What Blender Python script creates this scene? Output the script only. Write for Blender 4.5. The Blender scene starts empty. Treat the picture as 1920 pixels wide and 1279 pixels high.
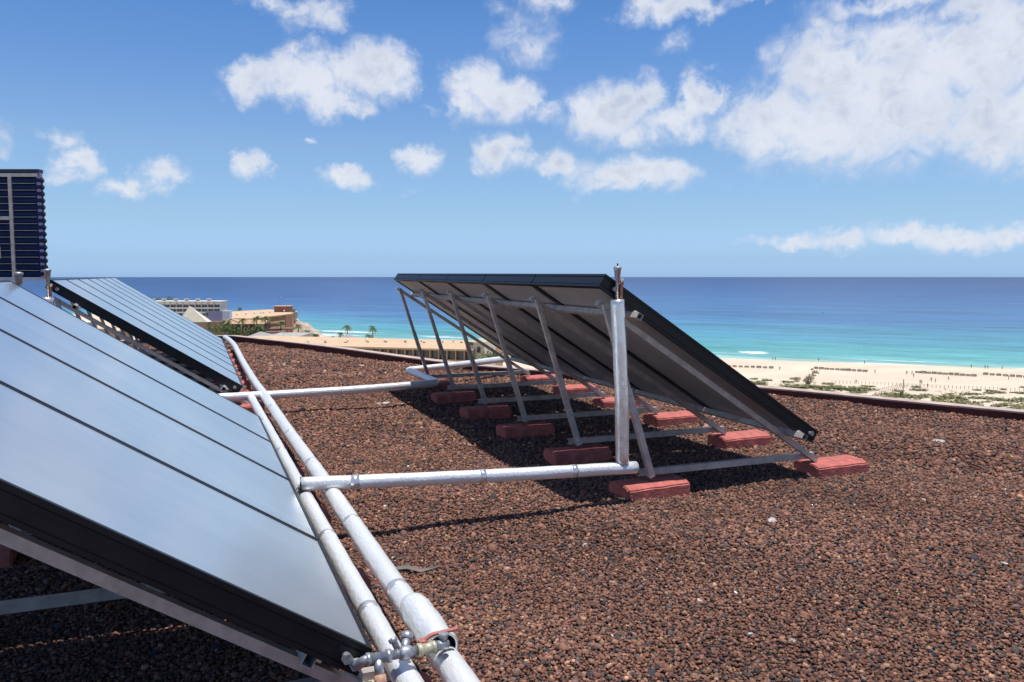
import bpy, bmesh, math, random
import numpy as np
from mathutils import Vector, Matrix
R = math.radians
PI = math.pi
rnd = random.Random(7)
sc = bpy.context.scene
COL = sc.collection

# ------------------------------------------------------------------ camera
EYE = 1.5
YAW = R(22.1)                       # camera turned right of +Y
PITCH = math.atan(120.5 / 1510.0)
cam_d = bpy.data.cameras.new('camera')
cam_d.lens = 1510 / 1920 * 36
cam_d.clip_start = 0.05
cam_d.clip_end = 200000
cam = bpy.data.objects.new('camera', cam_d)
COL.objects.link(cam)
cam.location = (0, 0, EYE)
cam.rotation_euler = (PI / 2 - PITCH, 0, -YAW)
sc.camera = cam

# ------------------------------------------------------------------ light
SUN_DIR = Vector((0.085, -0.05, 1.0)).normalized()
sun_el = math.asin(SUN_DIR.z)
sun_az = math.atan2(SUN_DIR.x, SUN_DIR.y)
sl = bpy.data.lights.new('sun', 'SUN')
sl.energy = 4.9
sl.angle = R(0.5)
sl.color = (1.0, 0.965, 0.91)
so = bpy.data.objects.new('sun', sl)
COL.objects.link(so)
so.rotation_euler = SUN_DIR.to_track_quat('Z', 'Y').to_euler()
sc.view_settings.view_transform = 'Standard'
sc.view_settings.look = 'None'
sc.view_settings.exposure = 0.0
sc.view_settings.gamma = 1.0
sc.cycles.diffuse_bounces = 1

# forward / right of the view in plan: used to lay out the far shore
FW = Vector((math.sin(YAW), math.cos(YAW), 0))
RT = Vector((math.cos(YAW), -math.sin(YAW), 0))
cp, sp = math.cos(PITCH), math.sin(PITCH)
def ray(u, v):
    a = (u - 960) / 1510; b = (639.5 - v) / 1510
    return Vector((FW.x * (cp + b * sp) + RT.x * a, FW.y * (cp + b * sp) + RT.y * a, -sp + b * cp))
def W(u, v, D):                      # survey point at D metres ahead
    d = ray(u, v); k = D / (d.x * FW.x + d.y * FW.y)
    return Vector((d.x * k, d.y * k, EYE + d.z * k))
def G(u, v, z):                      # survey point on the level z
    d = ray(u, v); k = (z - EYE) / d.z
    return Vector((d.x * k, d.y * k, z))
def azel(u, v):
    d = ray(u, v).normalized()
    return math.degrees(math.atan2(d.x, d.y)), math.degrees(math.asin(d.z))

# ------------------------------------------------------------------ world
world = bpy.data.worlds.new("World"); sc.world = world
world.use_nodes = True
nt = world.node_tree; nt.nodes.clear()
def N(t, nt_=None, **k):
    n = (nt_ or nt).nodes.new(t)
    for a, b in k.items(): setattr(n, a, b)
    return n
def M2(op, a, b=None, c=None, nt_=None, clamp=False):
    q = nt_ or nt
    n = q.nodes.new('ShaderNodeMath'); n.operation = op; n.use_clamp = clamp
    for i, v in enumerate((a, b, c)):
        if v is None: continue
        if isinstance(v, (int, float)): n.inputs[i].default_value = v
        else: q.links.new(v, n.inputs[i])
    return n.outputs[0]
out = N('ShaderNodeOutputWorld'); bg = N('ShaderNodeBackground')
sky = N('ShaderNodeTexSky', sky_type='NISHITA')
sky.sun_disc = False; sky.sun_elevation = sun_el; sky.sun_rotation = sun_az
sky.air_density = 1.0; sky.dust_density = 0.6; sky.ozone_density = 2.0; sky.altitude = 50
bg.inputs['Strength'].default_value = 0.10
tc = N('ShaderNodeTexCoord'); sx = N('ShaderNodeSeparateXYZ')
nt.links.new(tc.outputs['Generated'], sx.inputs[0])
az = M2('MULTIPLY', M2('ARCTAN2', sx.outputs[0], sx.outputs[1]), 180 / PI)
el = M2('MULTIPLY', M2('ARCSINE', sx.outputs[2]), 180 / PI)
cx = N('ShaderNodeCombineXYZ'); nt.links.new(az, cx.inputs[0]); nt.links.new(el, cx.inputs[1])
# turbulent warp of the cloud outlines
def noise(vec, scale, detail=6, rough=.6, dist=0, typ='FBM'):
    n = N('ShaderNodeTexNoise'); n.inputs['Scale'].default_value = scale
    n.inputs['Detail'].default_value = detail; n.inputs['Roughness'].default_value = rough
    n.inputs['Distortion'].default_value = dist
    nt.links.new(vec, n.inputs['Vector']); return n
def vmath(op, a, b):
    n = N('ShaderNodeVectorMath', operation=op)
    for i, v in enumerate((a, b)):
        if isinstance(v, tuple): n.inputs[i].default_value = v
        else: nt.links.new(v, n.inputs[i])
    return n
nw = noise(cx.outputs[0], 0.33, 6, .62)
w1 = vmath('SUBTRACT', nw.outputs['Color'], (.5, .5, .5))
w2 = vmath('MULTIPLY', w1.outputs[0], (6.4, 3.6, 0))
wc = vmath('ADD', cx.outputs[0], w2.outputs[0])
# (px, py, half width, half height, weight) of each puff as seen from the roof, turned into sky angles
PUFFS = [
 (470,150,52,44,.95),(545,135,60,50,1),(600,150,70,60,1),(635,195,60,35,.95),(700,130,75,58,1),(735,165,50,35,.8),(560,95,40,30,.7),
 (600,25,65,40,.7),(500,5,60,20,.6),(560,10,60,24,.6),
 (900,170,65,62,1),(950,185,70,50,.95),(860,200,35,35,.8),(1030,215,50,25,.6),
 (985,75,70,50,.62),(1030,10,60,30,.62),(930,20,40,30,.4),
 (1150,210,90,55,1),(1190,190,60,50,.95),(1315,185,42,50,1),(1260,225,85,36,.85),(1190,255,60,28,.8),
 (1240,15,80,34,.85),(1300,20,60,26,.75),(1255,90,45,30,.5),(1400,0,70,16,.6),
 (1180,325,110,36,1),(1240,320,60,34,.85),(1040,305,60,26,.85),(940,288,50,35,.95),(1130,350,60,18,.7),
 (790,302,42,24,.8),(650,338,48,22,.95),(470,300,34,32,.85),(570,262,28,12,.5),(400,320,20,12,.2),(765,352,24,10,.28),
 (150,300,48,34,.9),(115,250,40,26,.65),(225,350,50,26,.75),(300,330,50,30,.75),(130,330,40,20,.5),
 (400,180,30,24,.32),(795,215,36,12,.3),(900,355,50,14,.2),
 (1560,130,130,100,1),(1450,230,110,80,1),(1560,240,150,90,1),(1680,190,150,120,1),(1690,80,110,60,.9),(1800,120,150,90,1),
 (1900,60,120,110,1),(1850,220,120,90,1),(1870,270,70,40,.85),(1960,180,110,140,1),(1650,8,140,24,.7),(1830,10,120,36,.9),(1480,100,60,50,.5),
 (2050,100,120,160,1),(2150,250,160,90,.9),
 (1480,459,80,15,.7),(1580,451,100,20,.78),(1700,448,110,23,.8),(1800,446,110,26,.85),(1900,447,120,28,.85),(2020,446,110,26,.8),(1880,462,90,9,.5),
 (1350,345,90,14,.22),(850,420,40,6,.12),
 (-80,260,90,40,.8),(-200,120,120,80,.9),(-420,300,140,50,.8),(2350,140,200,120,.9),(300,-160,160,60,.8),(900,-220,220,80,.9),(1500,-260,260,90,.9),
 (500,-620,560,240,1),(1250,-560,420,200,.9),(1500,-900,600,260,1),(250,-1100,700,300,.9),(1000,-1500,800,300,1),(-300,-500,300,200,.9),(2300,-500,400,220,.9),  # overhead puffs out of view, added for the collector glass to mirror
]
acc = None; low = None
for (u, v, hw, hh, wt) in PUFFS:
    a0, e0 = azel(u, v)
    a1, _ = azel(u + hw, v); _, e1 = azel(u, v - hh)
    kx, ky = 1 / max(.2, a1 - a0) / 1.52, 1 / max(.15, e1 - e0) / 1.52
    m = N('ShaderNodeVectorMath', operation='MULTIPLY_ADD'); nt.links.new(wc.outputs[0], m.inputs[0])
    m.inputs[1].default_value = (kx, ky, 0); m.inputs[2].default_value = (-a0 * kx, -e0 * ky, 0)
    l = N('ShaderNodeVectorMath', operation='LENGTH'); nt.links.new(m.outputs[0], l.inputs[0])
    d = M2('MULTIPLY_ADD', l.outputs['Value'], -wt, wt)
    acc = d if acc is None else M2('SMOOTH_MAX', acc, d, .15)
acc = M2('MULTIPLY', M2('SUBTRACT', acc, .13, clamp=True), 1.18)
nf = noise(cx.outputs[0], .60, 7, .60, .8)
nb = noise(cx.outputs[0], 0.28, 5, .6)
dens = M2('ADD', acc, M2('MULTIPLY', M2('SUBTRACT', nf.outputs['Fac'], .5), M2('MULTIPLY', M2('MINIMUM', acc, .35), 2.7)))
mr = N('ShaderNodeMapRange', interpolation_type='SMOOTHSTEP')
mr.inputs['From Min'].default_value = .0; mr.inputs['From Max'].default_value = .72
nt.links.new(dens, mr.inputs['Value'])
cov = M2('MULTIPLY', mr.outputs[0], .93)
# cloud tint: sunlit white to soft grey where the cloud is thick and low
sh = N('ShaderNodeMapRange', interpolation_type='SMOOTHSTEP')
sh.inputs['From Min'].default_value = .40; sh.inputs['From Max'].default_value = .66
shn = M2('ADD', M2('MULTIPLY', nb.outputs['Fac'], .7), M2('MULTIPLY', nf.outputs['Fac'], .3))
nt.links.new(shn, sh.inputs['Value'])
ccol = N('ShaderNodeMix', data_type='RGBA')
CLOUD_HI = (7.9, 8.25, 9.1, 1); CLOUD_LO = (5.5, 6.1, 7.4, 1)
ccol.inputs[6].default_value = CLOUD_HI; ccol.inputs[7].default_value = CLOUD_LO
thick = N('ShaderNodeMapRange', interpolation_type='SMOOTHSTEP'); thick.inputs['From Min'].default_value = .45; thick.inputs['From Max'].default_value = 1.0
nt.links.new(dens, thick.inputs['Value'])
nt.links.new(M2('MULTIPLY', sh.outputs[0], M2('MULTIPLY_ADD', thick.outputs[0], .75, .25)), ccol.inputs[0])
# clear, blue subtropical air: tint of the sky by elevation
er = N('ShaderNodeValToRGB'); nt.links.new(M2('DIVIDE', el, 90.0, clamp=True), er.inputs[0])
TINT = [(0, (.79, 1.25, 2.40)), (.0019, (.79, 1.25, 2.36)), (.0133, (.71, 1.07, 1.90)), (.044, (.83, 1.05, 1.41)), (.098, (.90, 1.08, 1.32)), (.146, (.76, 1.02, 1.36)), (.188, (.64, .97, 1.36)), (.23, (.50, .86, 1.25)), (.40, (.48, .68, .92)), (.65, (.50, .62, .80)), (1, (.50, .60, .74))]
ee = er.color_ramp.elements
for i_, (p_, c_) in enumerate(TINT):
    q_ = ee[0] if i_ == 0 else (ee[-1] if i_ == len(TINT) - 1 else ee.new(p_))
    q_.position = p_; q_.color = (*[x_ / 2.5 for x_ in c_], 1)
hsv = N('ShaderNodeVectorMath', operation='MULTIPLY'); nt.links.new(sky.outputs[0], hsv.inputs[0])
h2 = N('ShaderNodeVectorMath', operation='SCALE'); nt.links.new(er.outputs[0], h2.inputs[0]); h2.inputs['Scale'].default_value = 2.5
nt.links.new(h2.outputs[0], hsv.inputs[1])
skc = N('ShaderNodeMix', data_type='RGBA')
nt.links.new(hsv.outputs[0], skc.inputs[6]); nt.links.new(ccol.outputs[2], skc.inputs[7]); nt.links.new(cov, skc.inputs[0])
nt.links.new(skc.outputs[2], bg.inputs['Color']); nt.links.new(bg.outputs[0], out.inputs['Surface'])
world.cycles.sampling_method = 'MANUAL'; world.cycles.sample_map_resolution = 512

# ------------------------------------------------------------------ helpers
def tag(o, label=None, cat=None, group=None, kind=None):
    if label: o['label'] = label
    if cat: o['category'] = cat
    if group: o['group'] = group
    if kind: o['kind'] = kind
    return o
def empty(name, loc=(0, 0, 0), rz=0, rx=0):
    o = bpy.data.objects.new(name, None); COL.objects.link(o)
    o.location = loc; o.rotation_euler = (rx, 0, rz); o.empty_display_size = .2
    return o
class MB:
    def __init__(s): s.v = []; s.f = []
    def add(s, vs, fs):
        b = len(s.v); s.v += [tuple(p) for p in vs]; s.f += [tuple(b + i for i in f) for f in fs]; return s
    def box(s, x0, x1, y0, y1, z0, z1, M=None):
        vs = [Vector((x, y, z)) for z in (z0, z1) for y in (y0, y1) for x in (x0, x1)]
        if M is not None: vs = [M @ p for p in vs]
        return s.add(vs, [(0, 2, 3, 1), (4, 5, 7, 6), (0, 1, 5, 4), (1, 3, 7, 5), (3, 2, 6, 7), (2, 0, 4, 6)])
    def bar(s, a, b, w, h, up=(0, 0, 1)):             # rectangular bar from a to b
        a = Vector(a); b = Vector(b); d = b - a; L = d.length; d.normalize()
        x = Vector(up).cross(d)
        if x.length < 1e-4: x = Vector((1, 0, 0)).cross(d)
        x.normalize(); z = d.cross(x)
        Mx = Matrix((( x.x, d.x, z.x, a.x), (x.y, d.y, z.y, a.y), (x.z, d.z, z.z, a.z), (0, 0, 0, 1)))
        return s.box(-w / 2, w / 2, 0, L, -h / 2, h / 2, Mx)
    def tube(s, pts, r, n=14, caps=True, fn=None):
        pts = [Vector(p) for p in pts]; rings = []
        rs = r if isinstance(r, (list, tuple)) else [r] * len(pts)
        t0 = (pts[1] - pts[0]).normalized()
        nrm = t0.cross(Vector((0, 0, 1)))
        if nrm.length < 1e-3: nrm = Vector((1, 0, 0))
        nrm.normalize()
        b = len(s.v)
        for i, p in enumerate(pts):
            t = (pts[min(i + 1, len(pts) - 1)] - pts[max(i - 1, 0)]).normalized()
            nrm = (nrm - t * nrm.dot(t)).normalized(); bi = t.cross(nrm)
            for k in range(n):
                a = 2 * PI * k / n
                rr = rs[i] * (fn(i, a) if fn else 1)
                s.v.append(tuple(p + (nrm * math.cos(a) + bi * math.sin(a)) * rr))
        for i in range(len(pts) - 1):
            for k in range(n):
                k2 = (k + 1) % n
                s.f.append((b + i * n + k, b + i * n + k2, b + (i + 1) * n + k2, b + (i + 1) * n + k))
        if caps:
            s.f.append(tuple(b + k for k in reversed(range(n))))
            e = b + (len(pts) - 1) * n
            s.f.append(tuple(e + k for k in range(n)))
        return s
    def lathe(s, c, prof, n=16, axis=(0, 0, 1)):       # prof: (radius, height) along axis
        ax = Vector(axis).normalized(); c = Vector(c)
        return s.tube([c + ax * h for _, h in prof], [max(r_, 1e-4) for r_, _ in prof], n)
    def prism(s, poly, z0, z1):
        n = len(poly); b = len(s.v)
        s.v += [(p[0], p[1], z0) for p in poly] + [(p[0], p[1], z1) for p in poly]
        s.f.append(tuple(b + i for i in reversed(range(n)))); s.f.append(tuple(b + n + i for i in range(n)))
        for i in range(n):
            j = (i + 1) % n; s.f.append((b + i, b + j, b + n + j, b + n + i))
        return s
    def build(s, name, mat, parent=None, smooth=False, bevel=0):
        me = bpy.data.meshes.new(name); me.from_pydata(s.v, [], s.f); me.update()
        bm = bmesh.new(); bm.from_mesh(me)
        bmesh.ops.recalc_face_normals(bm, faces=bm.faces)
        if bevel:
            bmesh.ops.bevel(bm, geom=[e for e in bm.edges if e.calc_length() > bevel * 3], offset=bevel, segments=2, affect='EDGES', profile=.6)
        bm.to_mesh(me); bm.free()
        if mat: me.materials.append(mat)
        if smooth:
            me.polygons.foreach_set('use_smooth', [len(p.vertices) < 5 for p in me.polygons])
        o = bpy.data.objects.new(name, me); COL.objects.link(o)
        if parent: o.parent = parent
        return o
def mesh_np(name, V, F, mat, parent=None, smooth=False, attr=None):
    me = bpy.data.meshes.new(name)
    V = np.asarray(V, np.float32); F = np.asarray(F, np.int32); k = F.shape[1]
    me.vertices.add(len(V)); me.vertices.foreach_set('co', V.ravel())
    me.loops.add(F.size); me.loops.foreach_set('vertex_index', F.ravel())
    me.polygons.add(len(F)); me.polygons.foreach_set('loop_start', np.arange(0, F.size, k, dtype=np.int32))
    if smooth: me.polygons.foreach_set('use_smooth', np.ones(len(F), bool))
    me.update(calc_edges=True)
    if attr:
        for nm, arr in attr.items():
            if arr.ndim == 1:
                a = me.attributes.new(nm, 'FLOAT', 'POINT'); a.data.foreach_set('value', arr.astype(np.float32))
            else:
                a = me.attributes.new(nm, 'FLOAT_COLOR', 'POINT'); a.data.foreach_set('color', arr.astype(np.float32).ravel())
    me.materials.append(mat)
    o = bpy.data.objects.new(name, me); COL.objects.link(o)
    if parent: o.parent = parent
    return o
def kids(o): return [c for c in list(bpy.data.objects) if c.parent == o]
def copy_tree(o, parent=None, tree=None):
    c = o.copy(); COL.objects.link(c)
    if parent: c.parent = parent
    for ch in kids(o): copy_tree(ch, c)
    return c
ORD = ['first', 'second', 'third', 'fourth', 'fifth', 'sixth', 'seventh', 'eighth', 'ninth', 'tenth', 'eleventh', 'twelfth',
       'thirteenth', 'fourteenth', 'fifteenth', 'sixteenth', 'seventeenth', 'eighteenth', 'nineteenth', 'twentieth',
       'twenty-first', 'twenty-second', 'twenty-third', 'twenty-fourth', 'twenty-fifth', 'twenty-sixth', 'twenty-seventh', 'twenty-eighth', 'twenty-ninth', 'thirtieth']

# ------------------------------------------------------------------ materials
def mat(name, col, rough=.6, metal=0, spec=.5, var=0, vscale=8, bump=0, bscale=40, col2=None, det=5, coat=0, bdist=.01, stretch=None):
    m = bpy.data.materials.new(name); m.use_nodes = True
    t = m.node_tree; b = t.nodes['Principled BSDF']
    b.inputs['Roughness'].default_value = rough; b.inputs['Metallic'].default_value = metal
    b.inputs['Specular IOR Level'].default_value = spec; b.inputs['Coat Weight'].default_value = coat
    b.inputs['Base Color'].default_value = (*col, 1)
    tcn = t.nodes.new('ShaderNodeTexCoord'); vec = tcn.outputs['Object']
    if stretch:
        mp = t.nodes.new('ShaderNodeMapping'); mp.inputs['Scale'].default_value = stretch
        t.links.new(vec, mp.inputs[0]); vec = mp.outputs[0]
    if var:
        n = t.nodes.new('ShaderNodeTexNoise'); n.inputs['Scale'].default_value = vscale; n.inputs['Detail'].default_value = det
        n.inputs['Roughness'].default_value = .65
        t.links.new(vec, n.inputs['Vector'])
        r = t.nodes.new('ShaderNodeValToRGB')
        c2 = col2 or tuple(c * (1 - var) for c in col); c1 = tuple(min(1, c * (1 + var * .6)) for c in col)
        r.color_ramp.elements[0].position = .35; r.color_ramp.elements[0].color = (*c2, 1)
        r.color_ramp.elements[1].position = .66; r.color_ramp.elements[1].color = (*c1, 1)
        t.links.new(n.outputs['Fac'], r.inputs[0]); t.links.new(r.outputs[0], b.inputs['Base Color'])
        mr_ = t.nodes.new('ShaderNodeMapRange'); mr_.inputs['To Min'].default_value = max(0, rough - .1); mr_.inputs['To Max'].default_value = min(1, rough + .12)
        t.links.new(n.outputs['Fac'], mr_.inputs[0]); t.links.new(mr_.outputs[0], b.inputs['Roughness'])
    if bump:
        n = t.nodes.new('ShaderNodeTexNoise'); n.inputs['Scale'].default_value = bscale; n.inputs['Detail'].default_value = 5
        t.links.new(vec, n.inputs['Vector'])
        bp = t.nodes.new('ShaderNodeBump'); bp.inputs['Strength'].default_value = bump; bp.inputs['Distance'].default_value = bdist
        t.links.new(n.outputs['Fac'], bp.inputs['Height']); t.links.new(bp.outputs[0], b.inputs['Normal'])
    return m
m_alu = mat('aluminium', (.55, .50, .455), .45, .35, var=.25, vscale=12, bump=.15, bscale=60)
m_aluclip = mat('clip_aluminium', (.82, .81, .76), .4, .4)
m_foil = mat('foil_jacket', (.86, .857, .845), .32, .36, var=.02, vscale=5, bump=.6, bscale=42, bdist=.007, stretch=(1.5, .7, 1.2))
m_foil2 = mat('foil_riser', (.82, .82, .81), .28, .72, var=.03, vscale=9, bump=.45, bscale=26, bdist=.008, stretch=(1.6, 1.6, .5))
m_case = mat('black_casing', (.007, .008, .012), .40, 0, .35, var=.4, vscale=6)
m_back = mat('collector_back', (.46, .44, .43), .45, .4, var=.10, vscale=5, bump=.1, bscale=10)
m_grey = mat('grey_zinc', (.42, .43, .45), .45, .7, var=.3, vscale=40, bump=.2, bscale=90)
m_copper = mat('copper', (.45, .17, .09), .35, .85, var=.5, vscale=50)
m_block = mat('red_painted_concrete', (.52, .150, .122), .78, 0, .3, var=.30, vscale=14, bump=.7, bscale=45, bdist=.010)
m_cream = mat('brass_pipe_joint', (.55, .50, .34), .5, .3, var=.3, vscale=60)
m_orange = mat('orange_cap', (.50, .27, .17), .5, var=.3, vscale=60)
m_redplast = mat('red_handle', (.46, .15, .12), .45, var=.2, vscale=50)
m_rubber = mat('black_strap', (.02, .022, .03), .5)
m_inside = mat('foam_inside', (.035, .03, .03), .9)
m_parapet = mat('parapet_red_paint', (.115, .035, .032), .8, 0, .2, var=.3, vscale=4, bump=.3, bscale=30)
m_coping = mat('parapet_coping', (.52, .40, .34), .75, 0, .2, var=.25, vscale=5, bump=.3, bscale=30)
m_cloth = mat('faded_scrap', (.17, .145, .13), .8, var=.3, vscale=20, bump=.4, bscale=30)
m_white = mat('white_stone', (.52, .46, .42), .8, var=.2, vscale=30)

# glass of the collectors: dusty prismatic cover, mirrors the sky softly
def glass_mat():
    m = bpy.data.materials.new('collector_glass'); m.use_nodes = True
    t = m.node_tree; b = t.nodes['Principled BSDF']
    tcn = t.nodes.new('ShaderNodeTexCoord')
    n = t.nodes.new('ShaderNodeTexNoise'); n.inputs['Scale'].default_value = .9; n.inputs['Detail'].default_value = 4
    t.links.new(tcn.outputs['Object'], n.inputs['Vector'])
    mp = t.nodes.new('ShaderNodeMapping'); mp.inputs['Scale'].default_value = (.5, 2.5, .5)
    t.links.new(tcn.outputs['Object'], mp.inputs[0])
    n2 = t.nodes.new('ShaderNodeTexNoise'); n2.inputs['Scale'].default_value = 3; n2.inputs['Detail'].default_value = 6
    t.links.new(mp.outputs[0], n2.inputs['Vector'])
    ad = t.nodes.new('ShaderNodeMath'); ad.operation = 'MULTIPLY_ADD'; ad.inputs[1].default_value = .35
    t.links.new(n2.outputs['Fac'], ad.inputs[0]); t.links.new(n.outputs['Fac'], ad.inputs[2])
    r = t.nodes.new('ShaderNodeValToRGB')
    r.color_ramp.elements[0].position = .45; r.color_ramp.elements[0].color = (.34, .385, .435, 1)
    r.color_ramp.elements[1].position = .90; r.color_ramp.elements[1].color = (.47, .51, .55, 1)
    t.links.new(ad.outputs[0], r.inputs[0]); t.links.new(r.outputs[0], b.inputs['Base Color'])
    b.inputs['Roughness'].default_value = .34; b.inputs['Metallic'].default_value = .42
    b.inputs['IOR'].default_value = 1.6
    b.inputs['Coat Weight'].default_value = 1; b.inputs['Coat Roughness'].default_value = .17; b.inputs['Coat IOR'].default_value = 1.9
    n3 = t.nodes.new('ShaderNodeTexNoise'); n3.inputs['Scale'].default_value = 900; n3.inputs['Detail'].default_value = 1
    t.links.new(tcn.outputs['Object'], n3.inputs['Vector'])
    bp = t.nodes.new('ShaderNodeBump'); bp.inputs['Strength'].default_value = .12; bp.inputs['Distance'].default_value = .001
    t.links.new(n3.outputs['Fac'], bp.inputs['Height']); t.links.new(bp.outputs[0], b.inputs['Normal'])
    return m
m_glass = glass_mat()

# ------------------------------------------------------------------ the roof
def gz(x, y):                                   # gravel level
    return (0.012 + .0035 * max(0, y - 4) + .020 * math.sin(x * 1.25 + .6) * math.sin(y * .9 + 1.1) + .012 * math.sin(x * 2.7 + y * 1.9)
            + .008 * math.sin(x * 5.3 - y * 4.1))
def gz_np(x, y):
    return (0.012 + .0035 * np.maximum(0, y - 4) + .020 * np.sin(x * 1.25 + .6) * np.sin(y * .9 + 1.1) + .012 * np.sin(x * 2.7 + y * 1.9)
            + .008 * np.sin(x * 5.3 - y * 4.1))
# inner line of the parapet, seen from above (convex roof edge)
PAR = [(-9, 13.5), (-4, 16.6), (.2, 19.2), (.95, 18.9), (2.40, 15.75), (3.34, 13.25), (4.03, 11.65), (5.35, 9.75), (6.60, 8.03), (7.12, 7.08), (7.53, 6.30), (7.95, 5.55),
       (8.7, 4.0), (9.3, 2.2), (9.6, 0), (9.5, -3), (8.5, -6), (-9, -6)]
def densify(P, n=6):                             # smooth curve through the points
    out_ = []
    for i in range(len(P) - 1):
        p0 = P[max(i - 1, 0)]; p1 = P[i]; p2 = P[i + 1]; p3 = P[min(i + 2, len(P) - 1)]
        for k in range(n):
            t = k / n
            out_.append(tuple(.5 * ((2 * p1[j]) + (-p0[j] + p2[j]) * t + (2 * p0[j] - 5 * p1[j] + 4 * p2[j] - p3[j]) * t * t
                        + (-p0[j] + 3 * p1[j] - 3 * p2[j] + p3[j]) * t ** 3) for j in (0, 1)))
    out_.append(P[-1]); return out_
parline = densify(PAR[:3], 4)[:-1] + [(.2, 19.2)] + densify(PAR[3:17], 5)
def zpar(y): return .115 + .0055 * max(y - 4, 0)
def offset(P, d):
    o_ = []
    for i, p in enumerate(P):
        a = P[max(i - 1, 0)]; b = P[min(i + 1, len(P) - 1)]
        t = Vector((b[0] - a[0], b[1] - a[1])).normalized(); n_ = Vector((-t.y, t.x))
        o_.append((p[0] + n_.x * d, p[1] + n_.y * d))
    return o_
outer = offset(parline, .17)
def strip_solid(inner, outer_, zt, zb, name, m, parent):
    b = MB(); n_ = len(inner)
    for i in range(n_):
        z1 = zt(inner[i][1])
        for (p, z) in ((inner[i], zb), (inner[i], z1), (outer_[i], z1), (outer_[i], zb)):
            b.v.append((p[0], p[1], z if not callable(z) else z(inner[i][1])))
    for i in range(n_ - 1):
        for k in range(4):
            k2 = (k + 1) % 4
            b.f.append((i * 4 + k, i * 4 + k2, (i + 1) * 4 + k2, (i + 1) * 4 + k))
    b.f.append((0, 1, 2, 3)); e = (n_ - 1) * 4; b.f.append((e + 3, e + 2, e + 1, e))
    return b.build(name, m, parent)
par = empty('parapet_wall', (0, 0, 0))
tag(par, 'low dark red parapet with pale pink coping round the gravel roof edge', 'parapet')
strip_solid(parline, outer, lambda y: zpar(y) - .022, -.6, 'wall', m_parapet, par)
strip_solid(offset(parline, -.010), offset(parline, .175), lambda y: zpar(y) - .004, lambda y: zpar(y) - .0215, 'coping', m_coping, par)
# the hotel block the roof belongs to
m_facade = mat('hotel_render', (.62, .52, .42), .85, var=.15, vscale=1)
body = MB().prism(outer + [(-9.2, -6.2)], -38, -.605)
hb = body.build('hotel_block', m_facade)
tag(hb, 'tall hotel block under the gravel roof in the foreground', 'building')

# gravel: bedding sheet plus loose stones
GX, GY = np.meshgrid(np.arange(-9, 10.01, .12), np.arange(-6, 20.01, .12))
gm_V = np.stack([GX.ravel(), GY.ravel(), gz_np(GX, GY).ravel() - .006], 1)
ny, nx = GX.shape
idx = np.arange(ny * nx).reshape(ny, nx)
gm_F = np.stack([idx[:-1, :-1].ravel(), idx[:-1, 1:].ravel(), idx[1:, 1:].ravel(), idx[1:, :-1].ravel()], 1)
pl = np.array(outer + [(-9.2, -6.2)])
def inside(P, x, y):
    c = np.zeros(x.shape, bool); j = len(P) - 1
    for i in range(len(P)):
        xi, yi = P[i]; xj, yj = P[j]
        if yi != yj:
            cond = ((yi > y) != (yj > y)) & (x < (xj - xi) * (y - yi) / (yj - yi) + xi)
            c ^= cond
        j = i
    return c
ins = inside(offset(parline, .16) + [(-9, -6)], gm_V[:, 0], gm_V[:, 1])
gm_F = gm_F[ins[gm_F].all(1)]
def gravel_mat(sheet):
    m = bpy.data.materials.new('lava_bed' if sheet else 'lava_stone'); m.use_nodes = True
    t = m.node_tree; b = t.nodes['Principled BSDF']; b.inputs['Roughness'].default_value = .92; b.inputs['Specular IOR Level'].default_value = .2
    tcn = t.nodes.new('ShaderNodeTexCoord')
    if sheet:
        v = t.nodes.new('ShaderNodeTexVoronoi'); v.inputs['Scale'].default_value = 60; t.links.new(tcn.outputs['Object'], v.inputs['Vector'])
        r = t.nodes.new('ShaderNodeValToRGB')
        sp_ = t.nodes.new('ShaderNodeSeparateColor'); t.links.new(v.outputs['Color'], sp_.inputs[0]); t.links.new(sp_.outputs[0], r.inputs[0])
        r.color_ramp.elements[0].color = (.04, .03, .028, 1); r.color_ramp.elements[1].color = (.20, .11, .08, 1)
        t.links.new(r.outputs[0], b.inputs['Base Color'])
        bp = t.nodes.new('ShaderNodeBump'); bp.inputs['Strength'].default_value = 1; bp.inputs['Distance'].default_value = .012
        t.links.new(v.outputs['Distance'], bp.inputs['Height']); t.links.new(bp.outputs[0], b.inputs['Normal'])
    else:
        a = t.nodes.new('ShaderNodeAttribute'); a.attribute_name = 'stone_colour'
        n = t.nodes.new('ShaderNodeTexNoise'); n.inputs['Scale'].default_value = 260; n.inputs['Detail'].default_value = 3
        t.links.new(tcn.outputs['Object'], n.inputs['Vector'])
        mr_ = t.nodes.new('ShaderNodeMapRange'); mr_.inputs['From Min'].default_value = .3; mr_.inputs['From Max'].default_value = .7
        mr_.inputs['To Min'].default_value = .6; mr_.inputs['To Max'].default_value = 1.3
        t.links.new(n.outputs['Fac'], mr_.inputs[0])
        mx = t.nodes.new('ShaderNodeVectorMath'); mx.operation = 'SCALE'
        t.links.new(a.outputs['Color'], mx.inputs[0]); t.links.new(mr_.outputs[0], mx.inputs['Scale'])
        t.links.new(mx.outputs[0], b.inputs['Base Color'])
        bp = t.nodes.new('ShaderNodeBump'); bp.inputs['Strength'].default_value = .6; bp.inputs['Distance'].default_value = .003
        t.links.new(n.outputs['Fac'], bp.inputs['Height']); t.links.new(bp.outputs[0], b.inputs['Normal'])
    return m
deck = mesh_np('roof_gravel_bed', gm_V, gm_F, gravel_mat(True), smooth=True)
tag(deck, kind='structure')
rs = np.random.RandomState(3)
bmi = bmesh.new(); bmesh.ops.create_icosphere(bmi, subdivisions=1, radius=1)
icoV = np.array([v.co[:] for v in bmi.verts]); icoF = np.array([[v.index for v in f.verts] for f in bmi.faces]); bmi.free()
T = 24
tmpl = []
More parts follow.
